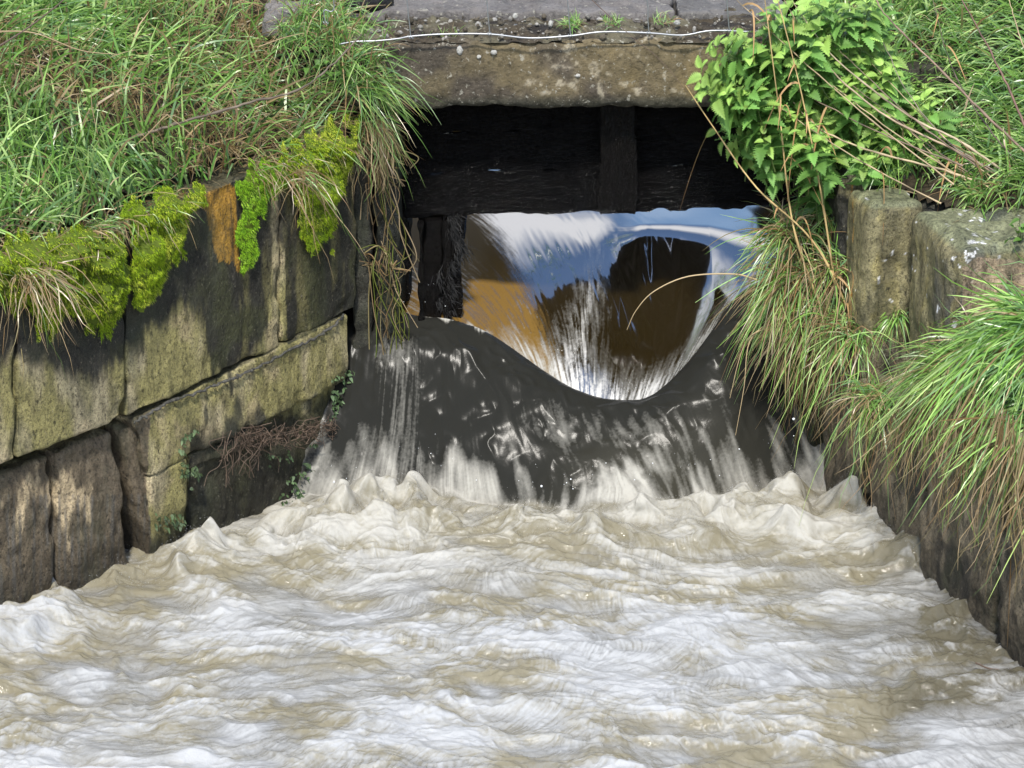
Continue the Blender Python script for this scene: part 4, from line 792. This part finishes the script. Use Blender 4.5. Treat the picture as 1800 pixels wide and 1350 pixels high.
# rounder low leaves on the right wall
def lowleaf(lab, px, py, Y_, n, sz, sp):
    c = atY(px, py, Y_); t = thing('leafy_weed', lab, 'weed', tuple(c)); lf, st = MB(), MB()
    for _ in range(n):
        o_ = rng.normal(size=3) * sp * np.array([1, .5, .7]); d = rng.normal(size=3) * .6 + np.array([-.1, -.4, .35]); nettle_leaf(lf, o_, d, sz * rng.uniform(.7, 1.2), np.array([.13, .27, .045]) * rng.uniform(.7, 1.3), np.array([0, -.3, 1.]))
        tube(st, smooth_line([np.array([0, .03, -.05]), o_ * .6 + np.array([0, .01, 0]), o_], 3), .0012, (.1, .16, .05), 4)
    st.build('stems', M_leaf, t); lf.build('leaves', M_leaf, t)
lowleaf('low weed with small pale green leaves against the broken face of the biggest stone', 1740, 570, -1.08, 34, .032, .05)
lowleaf('small weed at the right edge on top of the biggest stone', 1795, 410, -.95, 12, .035, .03)
lowleaf('pale broad-leaved seedling on the right wall beside the hanging tuft', 1492, 600, -.40, 9, .06, .03)
lowleaf('green weed at the foot of the biggest stone among the tussocks', 1660, 690, -1.12, 16, .035, .05)
lowleaf('feathery green weed in the grass at the far corner of the left bank', 560, 120, -.1, 22, .035, .05)
# ---- dark stone in the left grass, plain black lump added for an unidentified shiny object at the top
for lab, px, py, Y_, sx, sz, col, sd in (('dark rounded stone half buried in the grass at the left', 130, 358, -.62, .10, .055, (.05, .05, .04), 500), ('black lump standing in for a shiny object on the deck slab at the top', 640, 2, .35, .12, .05, (.012, .012, .014), 501)):
    c = atY(px, py, Y_); u, v = np.meshgrid(np.linspace(0, np.pi, 40), np.linspace(0, 2 * np.pi, 60), indexing='ij'); P = np.stack([np.sin(u) * np.cos(v) * sx, np.sin(u) * np.sin(v) * .07, np.cos(u) * sz], -1).reshape(-1, 3)
    P *= (1 + .25 * fbm(P[:, 0] * 12 + sd, P[:, 1] * 12, P[:, 2] * 12, 6, 4))[:, None]; o = mesh_np('stone', P, grid_faces(40, 60), M_stone, None, np.tile(np.array(col, float), (len(P), 1))); o.location = c; tag(o, lab, 'stone')
# ---- wire fence
t = thing('wire_fence', 'galvanised wire stock fence with its crimped bottom wire along the lintel', 'fence', tuple(atY(900, 62, -.04))); base = np.array(t.location)
q = np.array([(596, 78), (606, 76), (625, 73), (660, 72), (700, 68), (722, 64), (780, 60), (860, 60), (930, 67), (1003, 63), (1060, 56), (1140, 58), (1200, 62), (1250, 54), (1320, 56)], float)
p = smooth_line(atY(q[:, 0], q[:, 1], -.035), 5); mb = MB(); tube(mb, p - base, .0034, (.6, .6, .6), 8); mb.build('bottom_wire', M_wire, t)
for (a_, y0_, b_) in ((572, 40, 585), (722, 66, 715), (861, 60, 855), (1003, 63, 997), (1141, 58, 1137), (1282, 54, 1277)):
    mb = MB(); q = np.array([(a_, y0_), (a_ - 2, y0_ - 22), (b_ + 2, 15), (b_, -60), (b_ - 2, -600)], float); tube(mb, smooth_line(atY(q[:, 0], q[:, 1], -.033), 5) - base, .0022, (.6, .6, .6), 7)
    th = np.linspace(0, 4 * np.pi, 24); c = atY(a_, y0_, -.035) - base; tube(mb, np.stack([c[0] + np.linspace(-.010, .010, 24), c[1] + .0052 * np.cos(th), c[2] + .0052 * np.sin(th)], 1), .0016, (.6, .6, .6), 6)
    mb.build('upright_wire', M_wire, t)
# ---- spray
mb = MB()
for i in range(90):
    px = rng.uniform(560, 1500); py = np.interp(px, [560, 640, 720, 800, 900, 1100, 1250, 1390, 1430, 1500], [850, 800, 780, 820, 850, 840, 820, 760, 800, 860]) + rng.normal() * 16 - rng.exponential(8)
    pebble(mb, atY(px, py, -.48 + rng.normal() * .05), rng.exponential(.0011) , (.75, .77, .78))
for (cx_, cy_, k_) in ((620, 810, 6), (700, 700, 6), (770, 520, 6)):
    for i in range(k_):
        px, py = cx_ + rng.normal() * 26, cy_ + rng.normal() * 18; Y_ = {470: -.5, 238: -.9, 1690: -1.3}.get(cx_, -.1); pebble(mb, atY(px, py, Y_), rng.uniform(.001, .003), (.75, .77, .78))
M_drop = mat('spray', .1, .5)
# froth: short torn wisps standing on the broken crests
xs_, ys_, H_, fo_, ro_, pm_ = WAT
def wisps(n, wgt, Lr, up, fwd, name, lab):
    i = rng.integers(5, len(xs_) - 5, n * 30); j = rng.integers(5, len(ys_) - 5, n * 30); k_ = rng.random(n * 30) < wgt[i, j]; i, j = i[k_][:n], j[k_][:n]; n = len(i)
    P = np.stack([xs_[i], ys_[j], H_[i, j] - .002], 1); P[:, :2] += rng.normal(size=(n, 2)) * .006; P[:, 2] += rng.exponential(.009, n)
    d = np.stack([.8 * vn(P[:, 0] * 5, P[:, 1] * 5, s=90) + .35 * P[:, 0], np.full(n, fwd) + .6 * vn(P[:, 0] * 4, P[:, 1] * 6, s=91), np.full(n, up)], 1) + rng.normal(size=(n, 3)) * .4
    c = np.tile([.44, .44, .43], (n, 1)) * rng.uniform(.75, 1.1, (n, 1)); m_ = MB(); blades(m_, P, d, rng.exponential(1, n).clip(.5, 2.5) * Lr, rng.uniform(.0012, .003, n), .3, c, c, K=2)
    tag(m_.build(name, M_froth), lab, 'spray', kind='stuff')
M_froth = mat('froth', .5, .3, transl=.35)
XX_, YY_ = np.meshgrid(xs_, ys_, indexing='ij')
wj = np.clip(ro_ * 1.3 - .35, 0, 1) * np.clip(pm_ * 2, 0, 1) * (YY_ > -1.3) * (np.abs(XX_) < 1.6)
wisps(15000, wj, .0022, .8, -.3, 'froth_spray', 'torn white froth and spray thrown up where the chute hits the pool')
tag(mb.build('water_spray', M_drop), 'fine white spray drops thrown up along the foaming edge', 'spray', kind='stuff')
